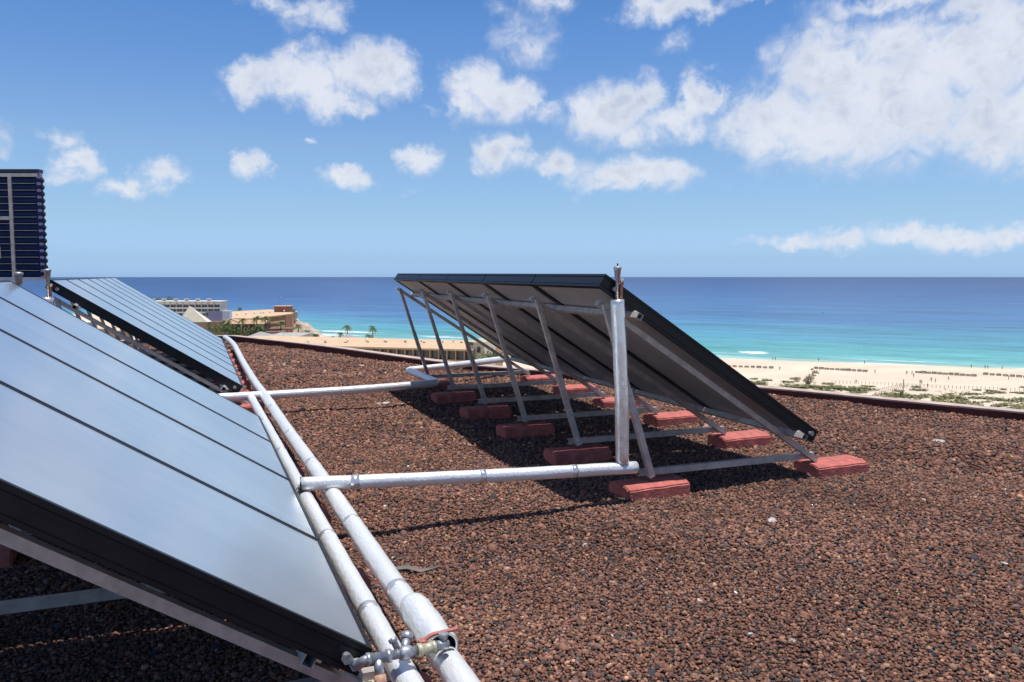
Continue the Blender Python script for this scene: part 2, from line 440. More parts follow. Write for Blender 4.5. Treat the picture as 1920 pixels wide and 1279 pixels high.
for k in range(T):
    q = icoV * (1 + rs.uniform(-.42, .34, (12, 1))) + rs.uniform(-.16, .16, (12, 3))
    tmpl.append(q * np.array([1, rs.uniform(.65, 1), rs.uniform(.5, .85)]))
tmpl = np.array(tmpl)
# (x0,x1,y0,y1) test in plan: ring distance and view wedge with a generous margin for a step aside
def wedge(x, y, marg):
    a = np.degrees(np.arctan2(x, y))
    return (a > -14 - marg) & (a < 56 + marg)
zones = [(1.6, 4.3, .0138, .0088), (4.3, 7.0, .0168, .0106), (7.0, 11.5, .0235, .0145), (11.5, 21, .034, .020)]
PV = []; PF = []; PC = []; base = 0
poly_in = offset(parline, -.01) + [(-9, -6)]
pal = np.array([(.205, .095, .066), (.25, .125, .085), (.15, .075, .058), (.28, .14, .09), (.17, .10, .082), (.07, .064, .064), (.045, .045, .050), (.34, .20, .125), (.72, .66, .58)])
pw = np.array([.25, .19, .15, .07, .15, .085, .045, .04, .0003])
for (r0, r1, sp0, rad) in zones:
    g = np.arange(-r1, r1, sp0)
    X, Y = np.meshgrid(g, g); X = X.ravel() + rs.uniform(-.5, .5, X.size) * sp0; Y = Y.ravel() + rs.uniform(-.5, .5, Y.size) * sp0
    rr = np.hypot(X, Y)
    k = (rr >= r0) & (rr < r1) & wedge(X, Y, 5) & (Y > .9) & (Y < 20)
    X = X[k]; Y = Y[k]
    k = inside(poly_in, X, Y); X = X[k]; Y = Y[k]
    n_ = len(X)
    s = rad * np.exp(rs.normal(0, .26, n_)); big = rs.rand(n_) < .03; s[big] *= 1.6
    q = tmpl[rs.randint(0, T, n_)] * s[:, None, None]
    a = rs.uniform(0, 2 * PI, n_); b_ = rs.uniform(-.9, .9, n_)
    ca, sa, cb, sb = np.cos(a), np.sin(a), np.cos(b_), np.sin(b_)
    x_ = q[:, :, 0]; y_ = q[:, :, 1]; z_ = q[:, :, 2]
    y2 = y_ * cb[:, None] - z_ * sb[:, None]; z2 = y_ * sb[:, None] + z_ * cb[:, None]
    x3 = x_ * ca[:, None] - y2 * sa[:, None]; y3 = x_ * sa[:, None] + y2 * ca[:, None]
    Z = gz_np(X, Y) + rs.uniform(-.3, .8, n_) * rad
    V = np.stack([x3 + X[:, None], y3 + Y[:, None], z2 + Z[:, None]], 2)
    ci = rs.choice(len(pal), n_, p=pw / pw.sum())
    patchy = 1 + .10 * np.sin(X * 1.7 + 2 * np.sin(Y * 1.1)) * np.sin(Y * 2.3 + X) + .06 * np.sin(X * 6.1 + Y * 4.3)
    c = pal[ci] * np.array([1.10, 1.10, 1.10]) * patchy[:, None] * np.exp(rs.normal(0, .24, (n_, 1)))
    c = np.concatenate([c, np.ones((n_, 1))], 1)
    PV.append(V.reshape(-1, 3)); PC.append(np.repeat(c, 12, 0))
    PF.append((icoF[None] + (np.arange(n_) * 12)[:, None, None] + base).reshape(-1, 3)); base += n_ * 12
grav = mesh_np('gravel', np.concatenate(PV), np.concatenate(PF), gravel_mat(False), attr={'stone_colour': np.concatenate(PC)})
tag(grav, kind='stuff', label='red brown lava gravel covering the flat roof', cat='gravel')
print('stones', base // 12)

# ------------------------------------------------------------------ collector arrays
TH = .575; LEN = 2.10; CT = .095
cT, sT = math.cos(TH), math.sin(TH)
def SL(z0):                                       # local: origin at the low edge, s up the slope (towards -x), n out of the glass
    return Matrix(((-cT, 0, sT, 0), (0, 1, 0, 0), (sT, 0, cT, z0), (0, 0, 0, 1)))
def collector_array(name, loc, z0, pitch, n, yw, sz, label, fys, over=.075):
    root = empty(name, loc, rz=-math.atan(yw), rx=math.atan(sz))
    tag(root, label, 'solar collectors', 'rows of tilted solar collectors on the roof')
    M = SL(z0); L = LEN
    for k in range(n):
        y0 = k * pitch + .006; y1 = (k + 1) * pitch - .006
        b = MB()
        for (n1, n0, ins_) in ((0, -.017, 0), (-.0172, -.0228, .005), (-.023, -.074, .0015), (-.0742, -.0798, .005), (-.080, -CT, 0)):
            t = .016 if n1 == 0 else .03
            # rim built as four butted strips so the glass sits inside it
            b.box(ins_, L - ins_, y0 + ins_, y0 + t, n0, n1, M); b.box(ins_, L - ins_, y1 - t, y1 - ins_, n0, n1, M)
            b.box(ins_, t, y0 + t, y1 - t, n0, n1, M); b.box(L - t, L - ins_, y0 + t, y1 - t, n0, n1, M)
        p = b.build('collector_panel', m_case, root)
        MB().box(.0165, L - .0165, y0 + .0165, y1 - .0165, -.012, -.003, M).build('glass_cover', m_glass, p)
        MB().box(.031, L - .031, y0 + .031, y1 - .031, -CT + .012, -CT + .020, M).build('back_sheet', m_back, p)
        if k == 0 or k == n - 1:                   # pipe ports with cover plate on the end panels
            yy = y0 if k == 0 else y1; sg = -1 if k == 0 else 1
            for s_ in (.07, L - .10):
                c = MB()
                MB().box(s_ - .035, s_ + .035, min(yy, yy + sg * .002), max(yy, yy + sg * .002), -.072, -.026, M).build('cover_plate', m_case, p)
                c.tube([M @ Vector((s_, yy, -.05)), M @ Vector((s_, yy + sg * .02, -.05))], .013, 12)
                c.tube([M @ Vector((s_, yy + sg * .02, -.05)), M @ Vector((s_, yy + sg * .032, -.05))], .018, 6)
                c.build('end_fitting', m_grey, p)
    ye = n * pitch
    for s_ in (.16, 1.78):
        b = MB(); t = .003; h = .04
        a0, a1 = -over, ye + .075
        zt = -CT - .001
        b.box(s_ - .02, s_ + .02, a0, a1, zt - t, zt, M); b.box(s_ - .02, s_ + .02, a0, a1, zt - h, zt - h + t, M)
        b.box(s_ - .02, s_ - .02 + t, a0, a1, zt - h + t, zt - t, M); b.box(s_ + .02 - t, s_ + .02, a0, a1, zt - h + t, zt - t, M)
        b.build('cross_rail', m_alu, root)
        for k in range(n + 1):
            y = min(max(k * pitch, -.022 if over > 0 else .06), ye + .022)
            c = MB().box(s_ - .016, s_ + .016, y - .02, y + .02, zt - .006, zt + .012, M)
            if s_ < 1: c.box(s_ - .045, s_ - .0205, y - .016, y + .016, zt - .02, zt + .002, M)
            else: c.box(s_ - .045, s_ - .0205, y - .016, y + .016, zt - .02, zt + .002, M)
            c.build('rail_clip', m_aluclip, root)
    for i, fy in enumerate(fys):
        nr = -CT - .042 - .020
        A = M @ Vector((-.20, fy, nr)); B = M @ Vector((2.0, fy, nr))
        zb = .165
        MB().bar(A, B, .04, .038).build('rafter', m_alu, root)
        f1 = Vector((A.x + .01, fy + .041, zb)); f0 = Vector((A.x - 1.50, fy + .041, zb))
        bb = MB(); bb.box(f0.x, f1.x, fy + .021, fy + .0245, zb - .022, zb + .022); bb.box(f0.x, f1.x, fy + .0245, fy + .058, zb - .022, zb - .0185)
        bb.box(f0.x, f1.x, fy + .0245, fy + .058, zb + .0185, zb + .022); bb.build('base_bar', m_alu, root)
        top = M @ Vector((1.97, fy - .04, nr + .012)); bot = Vector((f0.x + .06, fy - .04, zb - .015))
        mid = top.lerp(bot, .58); mid2 = top.lerp(bot, .48)
        l = MB(); l.bar(top, mid, .034, .034, (1, 0, 0)); d = (bot - top).normalized()
        l.bar(mid2, bot, .0405, .0405, (1, 0, 0))
        leg = l.build('leg', m_alu, root)
        for t_ in (.035, .22, .30, .47, .52, .62, .97):
            bo = MB(); p = top.lerp(bot, t_); bo.lathe(p + Vector((-.018, -.0, 0)), [(.009, -.004), (.009, .0), (.005, .001), (.005, .004)], 8, (-1, 0, 0))
            bo.lathe(p + Vector((0, -.018, 0)), [(.008, -.003), (.008, .003), (.005, .004), (.005, .008)], 8, (0, -1, 0))
            bo.build('bolt', m_grey, leg)
    return root
near_f = [.10 + i * 1.10 for i in range(5)]
A1 = collector_array('collector_array', (.5215, 2.4545, 0), .3187, 1.135, 4, .0074, .0029,
    'nearest row of glass collectors filling the lower left of the picture', [.10 + i * 1.095 for i in range(4)] + [4.42], over=-.02)
A2 = collector_array('collector_array', (.5515, 8.9997, 0), .3333, .9746, 7, .0107, .0025,
    'farther left row of narrow-looking glass collectors with a black near side', [.10 + i * .97 for i in range(7)] + [6.74])
A3 = collector_array('collector_array', (4.2464, 4.5213, 0), .3762, 1.113, 5, .0068, .0044,
    'row of collectors seen from behind on six slanted legs, right of centre', [.12 + i * 1.10 for i in range(5)] + [5.60])

# ------------------------------------------------------------------ red kerb blocks under the frames
def make_block():
    bm = bmesh.new()
    hx, hy, h = .248, .130, .098
    prof = [(-hy, -.06), (-hy, h - .022), (-hy + .045, h), (hy - .045, h), (hy, h - .022), (hy, -.06)]
    a = [bm.verts.new((-hx, y, z)) for y, z in prof]; b = [bm.verts.new((hx, y, z)) for y, z in prof]
    n_ = len(prof)
    for i in range(n_): bm.faces.new((a[i], a[(i + 1) % n_], b[(i + 1) % n_], b[i]))
    bm.faces.new(list(reversed(a))); bm.faces.new(b)
    bmesh.ops.recalc_face_normals(bm, faces=bm.faces)
    bmesh.ops.bevel(bm, geom=list(bm.edges), offset=.008, segments=2, affect='EDGES')
    bmesh.ops.subdivide_edges(bm, edges=[e for e in bm.edges if e.calc_length() > .2], cuts=8)
    for v in bm.verts:
        v.co.z += .0018 * math.sin(v.co.x * 31 + v.co.y * 17); v.co.y += .0015 * math.sin(v.co.x * 23 + v.co.z * 40)
    me = bpy.data.meshes.new('kerb_block'); bm.to_mesh(me); bm.free(); me.materials.append(m_block)
    return me
blk = make_block(); used = []
def block(x, y, label, group, rz=0, dz=0):
    o = bpy.data.objects.new('kerb_block', blk); COL.objects.link(o)
    o.location = (x, y, .022 + dz + .003 * max(0, y - 5)); o.rotation_euler = (rnd.uniform(-.01, .01), rnd.uniform(-.012, .012), rz + rnd.uniform(-.03, .03))
    tag(o, label, 'concrete block', group)
    return o
far_names = ['nearest', 'second nearest', 'third nearest', 'fourth', 'fifth', 'farthest']
for i, fy in enumerate([.12 + i * 1.10 for i in range(5)] + [5.60]):
    y = 4.5213 + fy
    block(2.90 + .007 * fy, y + .01, f'red block under the leg of the {far_names[i]} frame of the right collector row', 'red blocks under the legs of the right row', rz=.03)
    block(4.50 + .007 * fy, y + .02, f'red block under the low end of the {far_names[i]} frame of the right collector row', 'red blocks under the low edge of the right row', rz=.02)
for i, fy in enumerate([.10 + i * 1.095 for i in range(4)] + [4.42]):
    y = 2.4545 + fy
    block(.50, y, f'red block below the pipes at the {far_names[i] if i < 4 else "last"} frame of the front left row', 'red blocks below the pipes of the front left row')
    if i: block(-1.10, y, f'shaded red block at the rear of the {far_names[i] if i < 4 else "last"} frame, front left row', 'red blocks at the rear of the front left row')
for i, fy in enumerate([.10 + i * .97 for i in range(7)] + [6.74]):
    y = 8.9997 + fy
    block(.515, y, f'pink-red block beside the long pipe, {ORD[i]} beyond the far pipe crossing', 'red blocks beside the long pipe of the far left row')
    block(-.85, y, f'red block at the rear of the {ORD[i]} frame of the far left row', 'red blocks at the rear of the far left row')
block(.46, 8.42, 'pink-red block on its own just before the far pipe crossing', 'red blocks beside the long pipe of the far left row')
for yy, w_ in ((3.1, 'nearest'), (4.1, 'second')): pass

# ------------------------------------------------------------------ insulated pipes
def fillet(P, r=.08, n=6):
    P = [Vector(p) for p in P]; out_ = [P[0]]
    for i in range(1, len(P) - 1):
        a = (P[i - 1] - P[i]); b = (P[i + 1] - P[i]); rr = min(r, a.length * .45, b.length * .45)
        p0 = P[i] + a.normalized() * rr; p2 = P[i] + b.normalized() * rr
        for k in range(n + 1):
            t = k / n; out_.append(p0 * (1 - t) ** 2 + P[i] * 2 * t * (1 - t) + p2 * t * t)
    out_.append(P[-1]); return out_
def resample(P, step=.04):
    out_ = [P[0]]
    for a, b in zip(P, P[1:]):
        n_ = max(1, int((b - a).length / step))
        for k in range(1, n_ + 1): out_.append(a.lerp(b, k / n_))
    return out_
def foil_pipe(b, P, r, rb=.09, seed=0, wob=.035):
    q = resample(fillet(P, rb), .035); rg = random.Random(seed)
    ph = [rg.uniform(0, 6) for _ in range(8)]
    joint = [rg.random() < .022 for _ in q]
    def fn(i, a):
        x = i * .035
        w = math.sin(x * 9 + ph[0]) * math.sin(a * 2 + ph[1]) + .7 * math.sin(x * 23 + ph[2] + 2 * math.sin(a + ph[3])) + .5 * math.sin(x * 47 + a * 3 + ph[4])
        return 1 + wob * .5 * w + (.05 if joint[i] else 0)
    b.tube(q, r, 22, True, fn)
    return b
zp = .245
pm = empty('insulated_pipe', (.76, 1.2, 0))
tag(pm, 'long thick foil-wrapped pipe running from the bottom edge to the far parapet', 'pipe')
foil_pipe(MB(), [(.765, .9, zp), (.762, 2.3, zp), (.755, 3.3, zp), (.762, 4.9, zp), (.748, 6.6, zp), (.742, 8.6, zp + .02), (.736, 9.8, zp + .01), (.757, 12.3, zp + .01), (.815, 15.5, zp + .01), (.80, 16.9, zp), (.76, 17.9, zp - .01)], .047, .8, 1).build('pipe_jacket', m_foil, pm, True).location = (-.76, -1.2, 0)
p2 = empty('insulated_pipe', (.61, 1.2, 0))
tag(p2, 'second foil-wrapped pipe lying along the low edge of the front left collectors', 'pipe')
foil_pipe(MB(), [(.622, .9, zp - .01), (.612, 2.3, zp - .01), (.607, 4.75, zp - .01)], .042, .5, 2).build('pipe_jacket', m_foil, p2, True).location = (-.61, -1.2, 0)
foil_pipe(MB(), [(.607, 4.78, zp - .005), (.610, 6.6, zp), (.612, 8.74, zp)], .039, .5, 5).build('pipe_jacket', m_foil, p2, True).location = (-.61, -1.2, 0)
MB().tube([(.618, 2.02, zp - .01), (.618, 2.045, zp - .01)], .0455, 24).build('strap', m_rubber, p2).location = (-.61, -1.2, 0)
c1 = empty('cross_pipe', (2.6, 4.58, 0))
tag(c1, 'near foil-wrapped cross pipe with an upright riser in front of the right collectors', 'pipe')
ofs = Vector((-2.6, -4.58, 0))
zc = .315
foil_pipe(MB(), [(.585, 4.66, zc), (1.30, 4.54, zc - .01), (2.0, 4.49, zc - .03), (2.56, 4.47, zc - .045), (2.685, 4.475, zc - .05)], .040, .3, 3).build('pipe_jacket', m_foil, c1, True).location = ofs
foil_pipe(MB(), [(2.585, 4.475, .30), (2.58, 4.48, .7), (2.562, 4.49, 1.1), (2.55, 4.50, 1.355)], .0445, .3, 4, .05).build('riser', m_foil2, c1, True).location = ofs
b = MB(); b.tube([(.61, 4.70, zc - .06), (.605, 4.69, zc)], .034, 16); b.tube([(.76, 4.66, zc - .05), (.76, 4.655, zc)], .036, 16)
b.build('pipe_elbow', m_foil, c1, True).location = ofs
MB().tube([(.5885, 4.659, zc), (.5815, 4.660, zc)], .0405, 24).build('end_plate', m_case, c1).location = ofs
def bands(parent, P, r_, ds):
    q = resample([Vector(p) for p in P], .02); off_ = Vector(parent.location); L_ = 0; k_ = 0
    for a, c in zip(q, q[1:]):
        L_ += (c - a).length
        if k_ < len(ds) and L_ >= ds[k_]:
            d_ = (c - a).normalized(); k_ += 1
            MB().tube([a - off_, a - off_ + d_ * rnd.uniform(.035, .055)], r_, 26).build('tape_band', m_foil2, parent, True)
bands(pm, [(.762, 2.3, zp), (.755, 3.3, zp), (.762, 4.9, zp), (.748, 6.6, zp), (.742, 8.6, zp + .02)], .0487, [.75, 1.72, 3.1, 4.2, 5.5])
bands(p2, [(.612, 2.3, zp - .01), (.607, 4.75, zp - .01)], .0437, [.62, 1.55])
bands(p2, [(.607, 4.78, zp - .005), (.610, 6.6, zp), (.612, 8.74, zp)], .0407, [1.1, 2.4])
bands(c1, [(.585, 4.66, zc), (1.30, 4.54, zc - .01), (2.0, 4.49, zc - .03), (2.56, 4.47, zc - .045)], .0418, [.30, 1.05, 1.66])
def air_vent(parent, p, ofs_, s=1.0):
    x, y, z = p
    MB().lathe((x, y, z), [(.010 * s, 0), (.010 * s, .115 * s), (.016 * s, .12 * s), (.020 * s, .165 * s), (.023 * s, .168 * s), (.023 * s, .180 * s), (.010 * s, .184 * s)], 18).build('air_vent', m_grey, parent, True).location = ofs_
    MB().lathe((x + .0, y, z + .184 * s), [(.004, 0), (.004, .01), (.0055, .011), (.0055, .018)], 10).build('vent_cap', m_rubber, parent).location = ofs_
    c = MB(); c.tube(fillet([(x + .010, y - .012, z - .05), (x + .022, y - .014, z + .03), (x + .024, y - .012, z + .10), (x + .03, y + .02, z + .125)], .03), .009, 12)
    c.lathe((x + .024, y - .012, z + .088), [(.0135, 0), (.0135, .024)], 8); c.lathe((x + .018, y - .014, z - .01), [(.0125, 0), (.0135, .02)], 8)
    c.build('copper_pipe', m_copper, parent, True).location = ofs_
    MB().lathe((x + .026, y - .008, z + .112), [(.010, 0), (.013, .006), (.011, .02)], 10).build('pipe_nut', m_aluclip, parent).location = ofs_
air_vent(c1, (2.55, 4.50, 1.36), ofs, 1.12)
c2 = empty('cross_pipe', (2.7, 9.1, 0))
tag(c2, 'far foil-wrapped cross pipe that bends twice below the legs of the right collectors', 'pipe')
ofs = Vector((-2.7, -9.1, 0)); z2 = .26
foil_pipe(MB(), [(-1.25, 8.86, z2), (.35, 8.74, z2), (1.10, 8.75, z2), (1.93, 8.82, z2), (2.72, 9.02, z2), (2.70, 10.32, z2 + .01), (3.4, 10.46, z2 + .03), (4.30, 10.85, z2 + .05)], .044, .10, 6).build('pipe_jacket', m_foil, c2, True).location = ofs
foil_pipe(MB(), [(-1.25, 8.86, .28), (-1.24, 8.87, .9), (-1.225, 8.88, 1.30)], .058, .3, 7).build('riser', m_foil2, c2, True).location = ofs
air_vent(c2, (-1.215, 8.88, 1.30), ofs, 1.5)
c3 = empty('riser_pipe', (-1.27, 7.02, 0))
tag(c3, 'air vent on a riser at the top corner of the front left collectors, left edge', 'pipe')
foil_pipe(MB(), [(-1.20, 7.10, .05), (-1.19, 7.10, .8), (-1.175, 7.10, 1.22)], .045, .3, 8).build('riser', m_foil2, c3, True).location = (1.27, -7.02, 0)
air_vent(c3, (-1.165, 7.10, 1.27), (1.27, -7.02, 0), 1.45)

# ------------------------------------------------------------------ valve assembly at the bottom
vt = empty('valve_assembly', (.52, 2.40, .33)); vo = Vector((-.52, -2.40, -.33))
tag(vt, 'grey valve with pipe fittings at the lower corner of the nearest collector', 'valve')
b = MB(); zz = .325; yv = 2.385
b.tube(fillet([(.462, 2.452, .285), (.462, 2.405, .30), (.478, yv, zz), (.50, yv, zz)], .03), .015, 14)
b.lathe((.462, 2.448, .287), [(.021, 0), (.021, .014)], 6, (0, -1, .2)); b.lathe((.484, yv, zz), [(.020, 0), (.020, .014)], 6, (1, 0, 0))
b.build('elbow', m_grey, vt, True).location = vo
b = MB(); b.lathe((.496, yv, zz), [(.017, 0), (.017, .05), (.021, .052), (.021, .066)], 14, (1, 0, 0))
b.tube([(.520, yv, zz), (.520, yv - .03, zz - .045)], .015, 14); b.build('tee', m_grey, vt, True).location = vo
MB().lathe((.520, yv - .028, zz - .042), [(.018, 0), (.019, .02), (.017, .038), (.008, .042)], 14, (0, -.5, -.85)).build('drain_cap', m_orange, vt, True).location = vo
b = MB(); b.lathe((.560, yv, zz), [(.015, 0), (.015, .085)], 14, (1, 0, 0)); b.lathe((.588, yv, zz), [(.019, 0), (.023, .012), (.023, .03), (.018, .042)], 14, (1, 0, 0))
b.tube([(.603, yv, zz), (.625, yv + .045, zz + .03)], .014, 12); b.lathe((.620, yv + .036, zz + .024), [(.018, 0), (.020, .01), (.020, .022), (.012, .026)], 8, (.4, .75, .5))
b.lathe((.585, yv + .012, zz + .012), [(.010, 0), (.010, .022), (.014, .023), (.014, .036)], 8, (-.3, .5, .7))
b.build('valve_body', m_grey, vt, True).location = vo
MB().lathe((.646, yv, zz), [(.021, 0), (.021, .016), (.017, .018), (.017, .05), (.019, .051), (.019, .06)], 12, (1, .05, .03)).build('union_nut', m_cream, vt, True).location = vo
b = MB(); b.lathe((.706, yv + .003, zz + .002), [(.016, 0), (.017, .04), (.010, .046)], 12, (1, .05, .03)); b.lathe((.735, yv + .004, zz + .008), [(.013, 0), (.013, .018), (.017, .019), (.017, .031)], 6, (0, .15, 1))
b.build('end_valve', m_grey, vt, True).location = vo
b = MB(); hp = fillet([(.672, yv + .03, zz + .010), (.700, yv + .03, zz + .030), (.785, yv + .032, zz + .034)], .02)
for a_, c_ in zip(hp, hp[1:]): b.bar(a_, c_ + (c_ - a_) * .02, .016, .007)
b.lathe((.672, yv + .03, zz - .002), [(.016, 0), (.016, .02)], 14); b.build('lever_handle', m_redplast, vt).location = vo
b = MB(); b.box(.492, .512, yv - .052, yv - .028, zz - .075, zz - .052); b.box(.500, .505, yv - .056, yv - .024, zz - .098, zz - .052); b.box(.482, .492, yv - .044, yv - .036, zz - .072, zz - .048)
b.build('bracket', m_cream, vt).location = vo
# loose half sleeve of insulation on the thick pipe
def half_sleeve():
    vs = []; fs = []; n_ = 16; m_ = 14; r0, r1 = .056, .0475
    for layer, r in ((0, r0), (1, r1)):
        for i in range(m_ + 1):
            y = i / m_ * .33
            for k in range(n_ + 1):
                a = -.12 * PI + 1.24 * PI * k / n_
                w = 1 + .03 * math.sin(y * 40 + a * 3) + .02 * math.sin(y * 83 - a * 2)
                end = .85 + .15 * min(1, (m_ - i) / 3)
                vs.append((r * w * math.cos(a) * end, y, r * w * math.sin(a) * end))
    st = n_ + 1; L0 = (m_ + 1) * st
    for i in range(m_):
        for k in range(n_):
            a = i * st + k
            fs.append((a, a + 1, a + st + 1, a + st)); fs.append((L0 + a, L0 + a + st, L0 + a + st + 1, L0 + a + 1))
        for k in (0, n_):
            a = i * st + k; fs.append((a, a + st, L0 + a + st, L0 + a))
    for i in (0, m_):
        for k in range(n_):
            a = i * st + k; fs.append((a, a + 1, L0 + a + 1, L0 + a))
    return vs, fs, L0
vs, fs, L0 = half_sleeve()
b = MB(); b.add(vs, fs); o = b.build('insulation_sleeve', m_foil, None, True)
o.data.materials.append(m_inside)
for p in o.data.polygons:
    if all(i >= L0 for i in p.vertices): p.material_index = 1
o.location = (.745, 2.44, .292); o.rotation_euler = (.06, 0, .03)
tag(o, 'loose foil insulation half-sleeve resting open-ended on the thick pipe', 'pipe insulation')

# ------------------------------------------------------------------ tube collector at the left edge
m_navy = mat('navy_tube', (.010, .026, .085), .5, 0, .25)
m_navy2 = mat('navy_back', (.010, .018, .045), .5)
m_lilac = mat('lilac_frame', (.30, .22, .42), .45, .3)
def tube_collector():
    D = 12.0
    p1 = W(83, 520, D); p0 = W(74, 322, D)
    root = empty('tube_collector', (p1.x, p1.y, 0)); tag(root, 'dark blue louvred tube collector standing tall at the left picture edge', 'solar collectors')
    root.rotation_euler = (0, 0, -YAW)
    H_ = p0.z - p1.z; zb = p1.z; lean = 0; wid = 3.2
    def P(x, h, d=0): return Vector((x, h * lean + d, zb + h))
    MB().add([P(-wid, 0, .05), P(0, 0, .05), P(0, H_, .05), P(-wid, H_, .05), P(-wid, 0, .07), P(0, 0, .07), P(0, H_, .07), P(-wid, H_, .07)],
             [(0, 1, 2, 3), (4, 7, 6, 5), (0, 4, 5, 1), (1, 5, 6, 2), (2, 6, 7, 3), (3, 7, 4, 0)]).build('back_panel', m_navy2, root)
    nt_ = 15
    for i in range(nt_):
        h = (i + .5) / nt_ * (H_ - .08)
        t = MB().tube([P(-wid + .02, h), P(.03, h)], .050, 14).build('glass_tube', m_navy, root, True)
        c = MB().bar(P(-wid + .02, h + .052, -.048), P(-.04, h + .052, -.048), .006, .006).build('tube_edge', m_alu, t)
        MB().lathe(P(.028, h), [(.032, 0), (.032, .02), (.02, .03)], 10, (1, 0, 0)).build('end_cap', m_rubber, t)
    MB().bar(P(-.0, -.02, -.01), P(-.0, H_ - .02, -.01), .055, .06, (0, 1, 0)).build('side_rail', m_lilac, root)
    MB().bar(P(-.41, .0, -.05), P(-.41, H_ - .05, -.05), .05, .03, (0, 1, 0)).build('upright', m_alu, root)
    MB().bar(P(-1.55, .0, -.05), P(-1.55, H_ - .05, -.05), .05, .03, (0, 1, 0)).build('upright', m_alu, root)
    MB().bar(P(-1.52, H_ * .56, -.05), P(-.438, H_ * .56, -.05), .03, .05).build('middle_bar', m_alu, root)
    MB().bar(P(-wid, H_ + .005, 0), P(.02, H_ + .005, 0), .12, .05).build('top_cover', m_navy2, root)
    MB().bar(P(-wid, H_ - .055, -.045), P(.0, H_ - .055, -.045), .03, .05).build('top_rail', m_alu, root)
    MB().bar(P(-wid, -.03, -.02), P(.04, -.03, -.02), .07, .035).build('bottom_rail', m_alu, root)
    MB().bar(P(-.62, H_ * .18, -.06), P(-.62, H_ * .29, -.06), .05, .03, (0, 1, 0)).build('control_box', m_aluclip, root)
    for x in (-1.1, -3.0):
        MB().bar((x, 0, .02), (x, 0, zb - .03), .06, .06, (0, 1, 0)).build('leg', m_alu, root)
        MB().bar((x, 1.3, .02), (x, .35, zb + .6), .05, .05, (0, 1, 0)).build('leg', m_alu, root)
tube_collector()

# ------------------------------------------------------------------ debris on the gravel
def scrap_stone(u, v, s, label, flat=.5):
    p = G(u, v, .02); p.z = gz(p.x, p.y)
    bm = bmesh.new(); bmesh.ops.create_icosphere(bm, subdivisions=2, radius=s)
    rg = random.Random(int(u * 7 + v))
    ph = [rg.uniform(0, 6) for _ in range(6)]
    for w in bm.verts:
        d = w.co.normalized()
        w.co *= 1 + .22 * math.sin(d.x * 4 + ph[0]) + .18 * math.sin(d.y * 5 + ph[1]) + .12 * math.sin(d.z * 7 + ph[2])
        w.co.z *= flat; w.co.x *= rg.uniform(.97, 1.03)
    me = bpy.data.meshes.new('pale_stone'); bm.to_mesh(me); bm.free(); me.materials.append(m_white)
    o = bpy.data.objects.new('pale_stone', me); COL.objects.link(o); o.location = p + Vector((0, 0, s * flat * .7)); o.rotation_euler = (.1, .1, rg.uniform(0, 6))
    tag(o, label, 'stone', 'pale stones lying on the gravel')
for a_ in [(507, 689, .05, 'largest pale stone near the far end of the long pipe'), (522, 688, .028, 'small pale stone right of the largest one by the long pipe'),
           (533, 689, .040, 'flat pale stone, rightmost of three by the long pipe'), (498, 682, .022, 'tiny pale stone behind the largest one by the long pipe'),
           (677, 690, .040, 'lone pale stone midway between long pipe and far pipe bend'), (759, 676, .045, 'pale stone lying against the far parapet'),
           (723, 758, .042, 'biggest pale lump below the far cross pipe'), (710, 757, .026, 'smaller pale lump left of the biggest below the far cross pipe'), (755, 759, .026, 'pale flake right of the lumps below the far cross pipe'),
           (690, 893, .014, 'white chip just behind the near cross pipe'), (1447, 986, .034, 'flat pinkish white stone on the gravel right of centre'), (1760, 830, .045, 'flat pale stone on the right part of the gravel'),
           (1097, 1024, .016, 'white chip on the gravel below the near cross pipe'), (1312, 1120, .014, 'small pinkish chip in the middle of the near gravel'), (1408, 1186, .014, 'white round chip low in the near gravel'),
           (1883, 1059, .016, 'white sliver at the right edge of the gravel'), (1485, 1198, .014, 'white splinter right of the round chip low in the gravel'), (738, 1037, .013, 'white chip beside the long thick pipe')]:
    scrap_stone(*a_[:3], a_[3])
b = MB()
pts = [G(736, 1060, .03), G(762, 1058, .035), G(790, 1062, .03), G(822, 1052, .03)]
ws = [.02, .035, .02, .006]
top = []
for i, p in enumerate(pts):
    n_ = Vector((.3, 1, 0)).normalized()
    z = gz(p.x, p.y) + .022 + (.012 if i in (1,) else 0)
    top += [(p.x + n_.x * ws[i] / 2, p.y + n_.y * ws[i] / 2, z), (p.x - n_.x * ws[i] / 2, p.y - n_.y * ws[i] / 2, z - .008)]
vsx = top + [(x, y, z - .004) for x, y, z in top]; n_ = len(top)
fsx = []
for i in range(0, n_ - 2, 2): fsx += [(i, i + 1, i + 3, i + 2), (n_ + i, n_ + i + 2, n_ + i + 3, n_ + i + 1), (i, i + 2, n_ + i + 2, n_ + i), (i + 1, n_ + i + 1, n_ + i + 3, i + 3)]
b.add(vsx, fsx + [(0, n_, n_ + 1, 1), (n_ - 2, n_ - 1, 2 * n_ - 1, 2 * n_ - 2)]); o = b.build('torn_strip', m_cloth)
tag(o, 'torn grey strip of roofing scrap on the gravel beside the thick pipe', 'scrap')

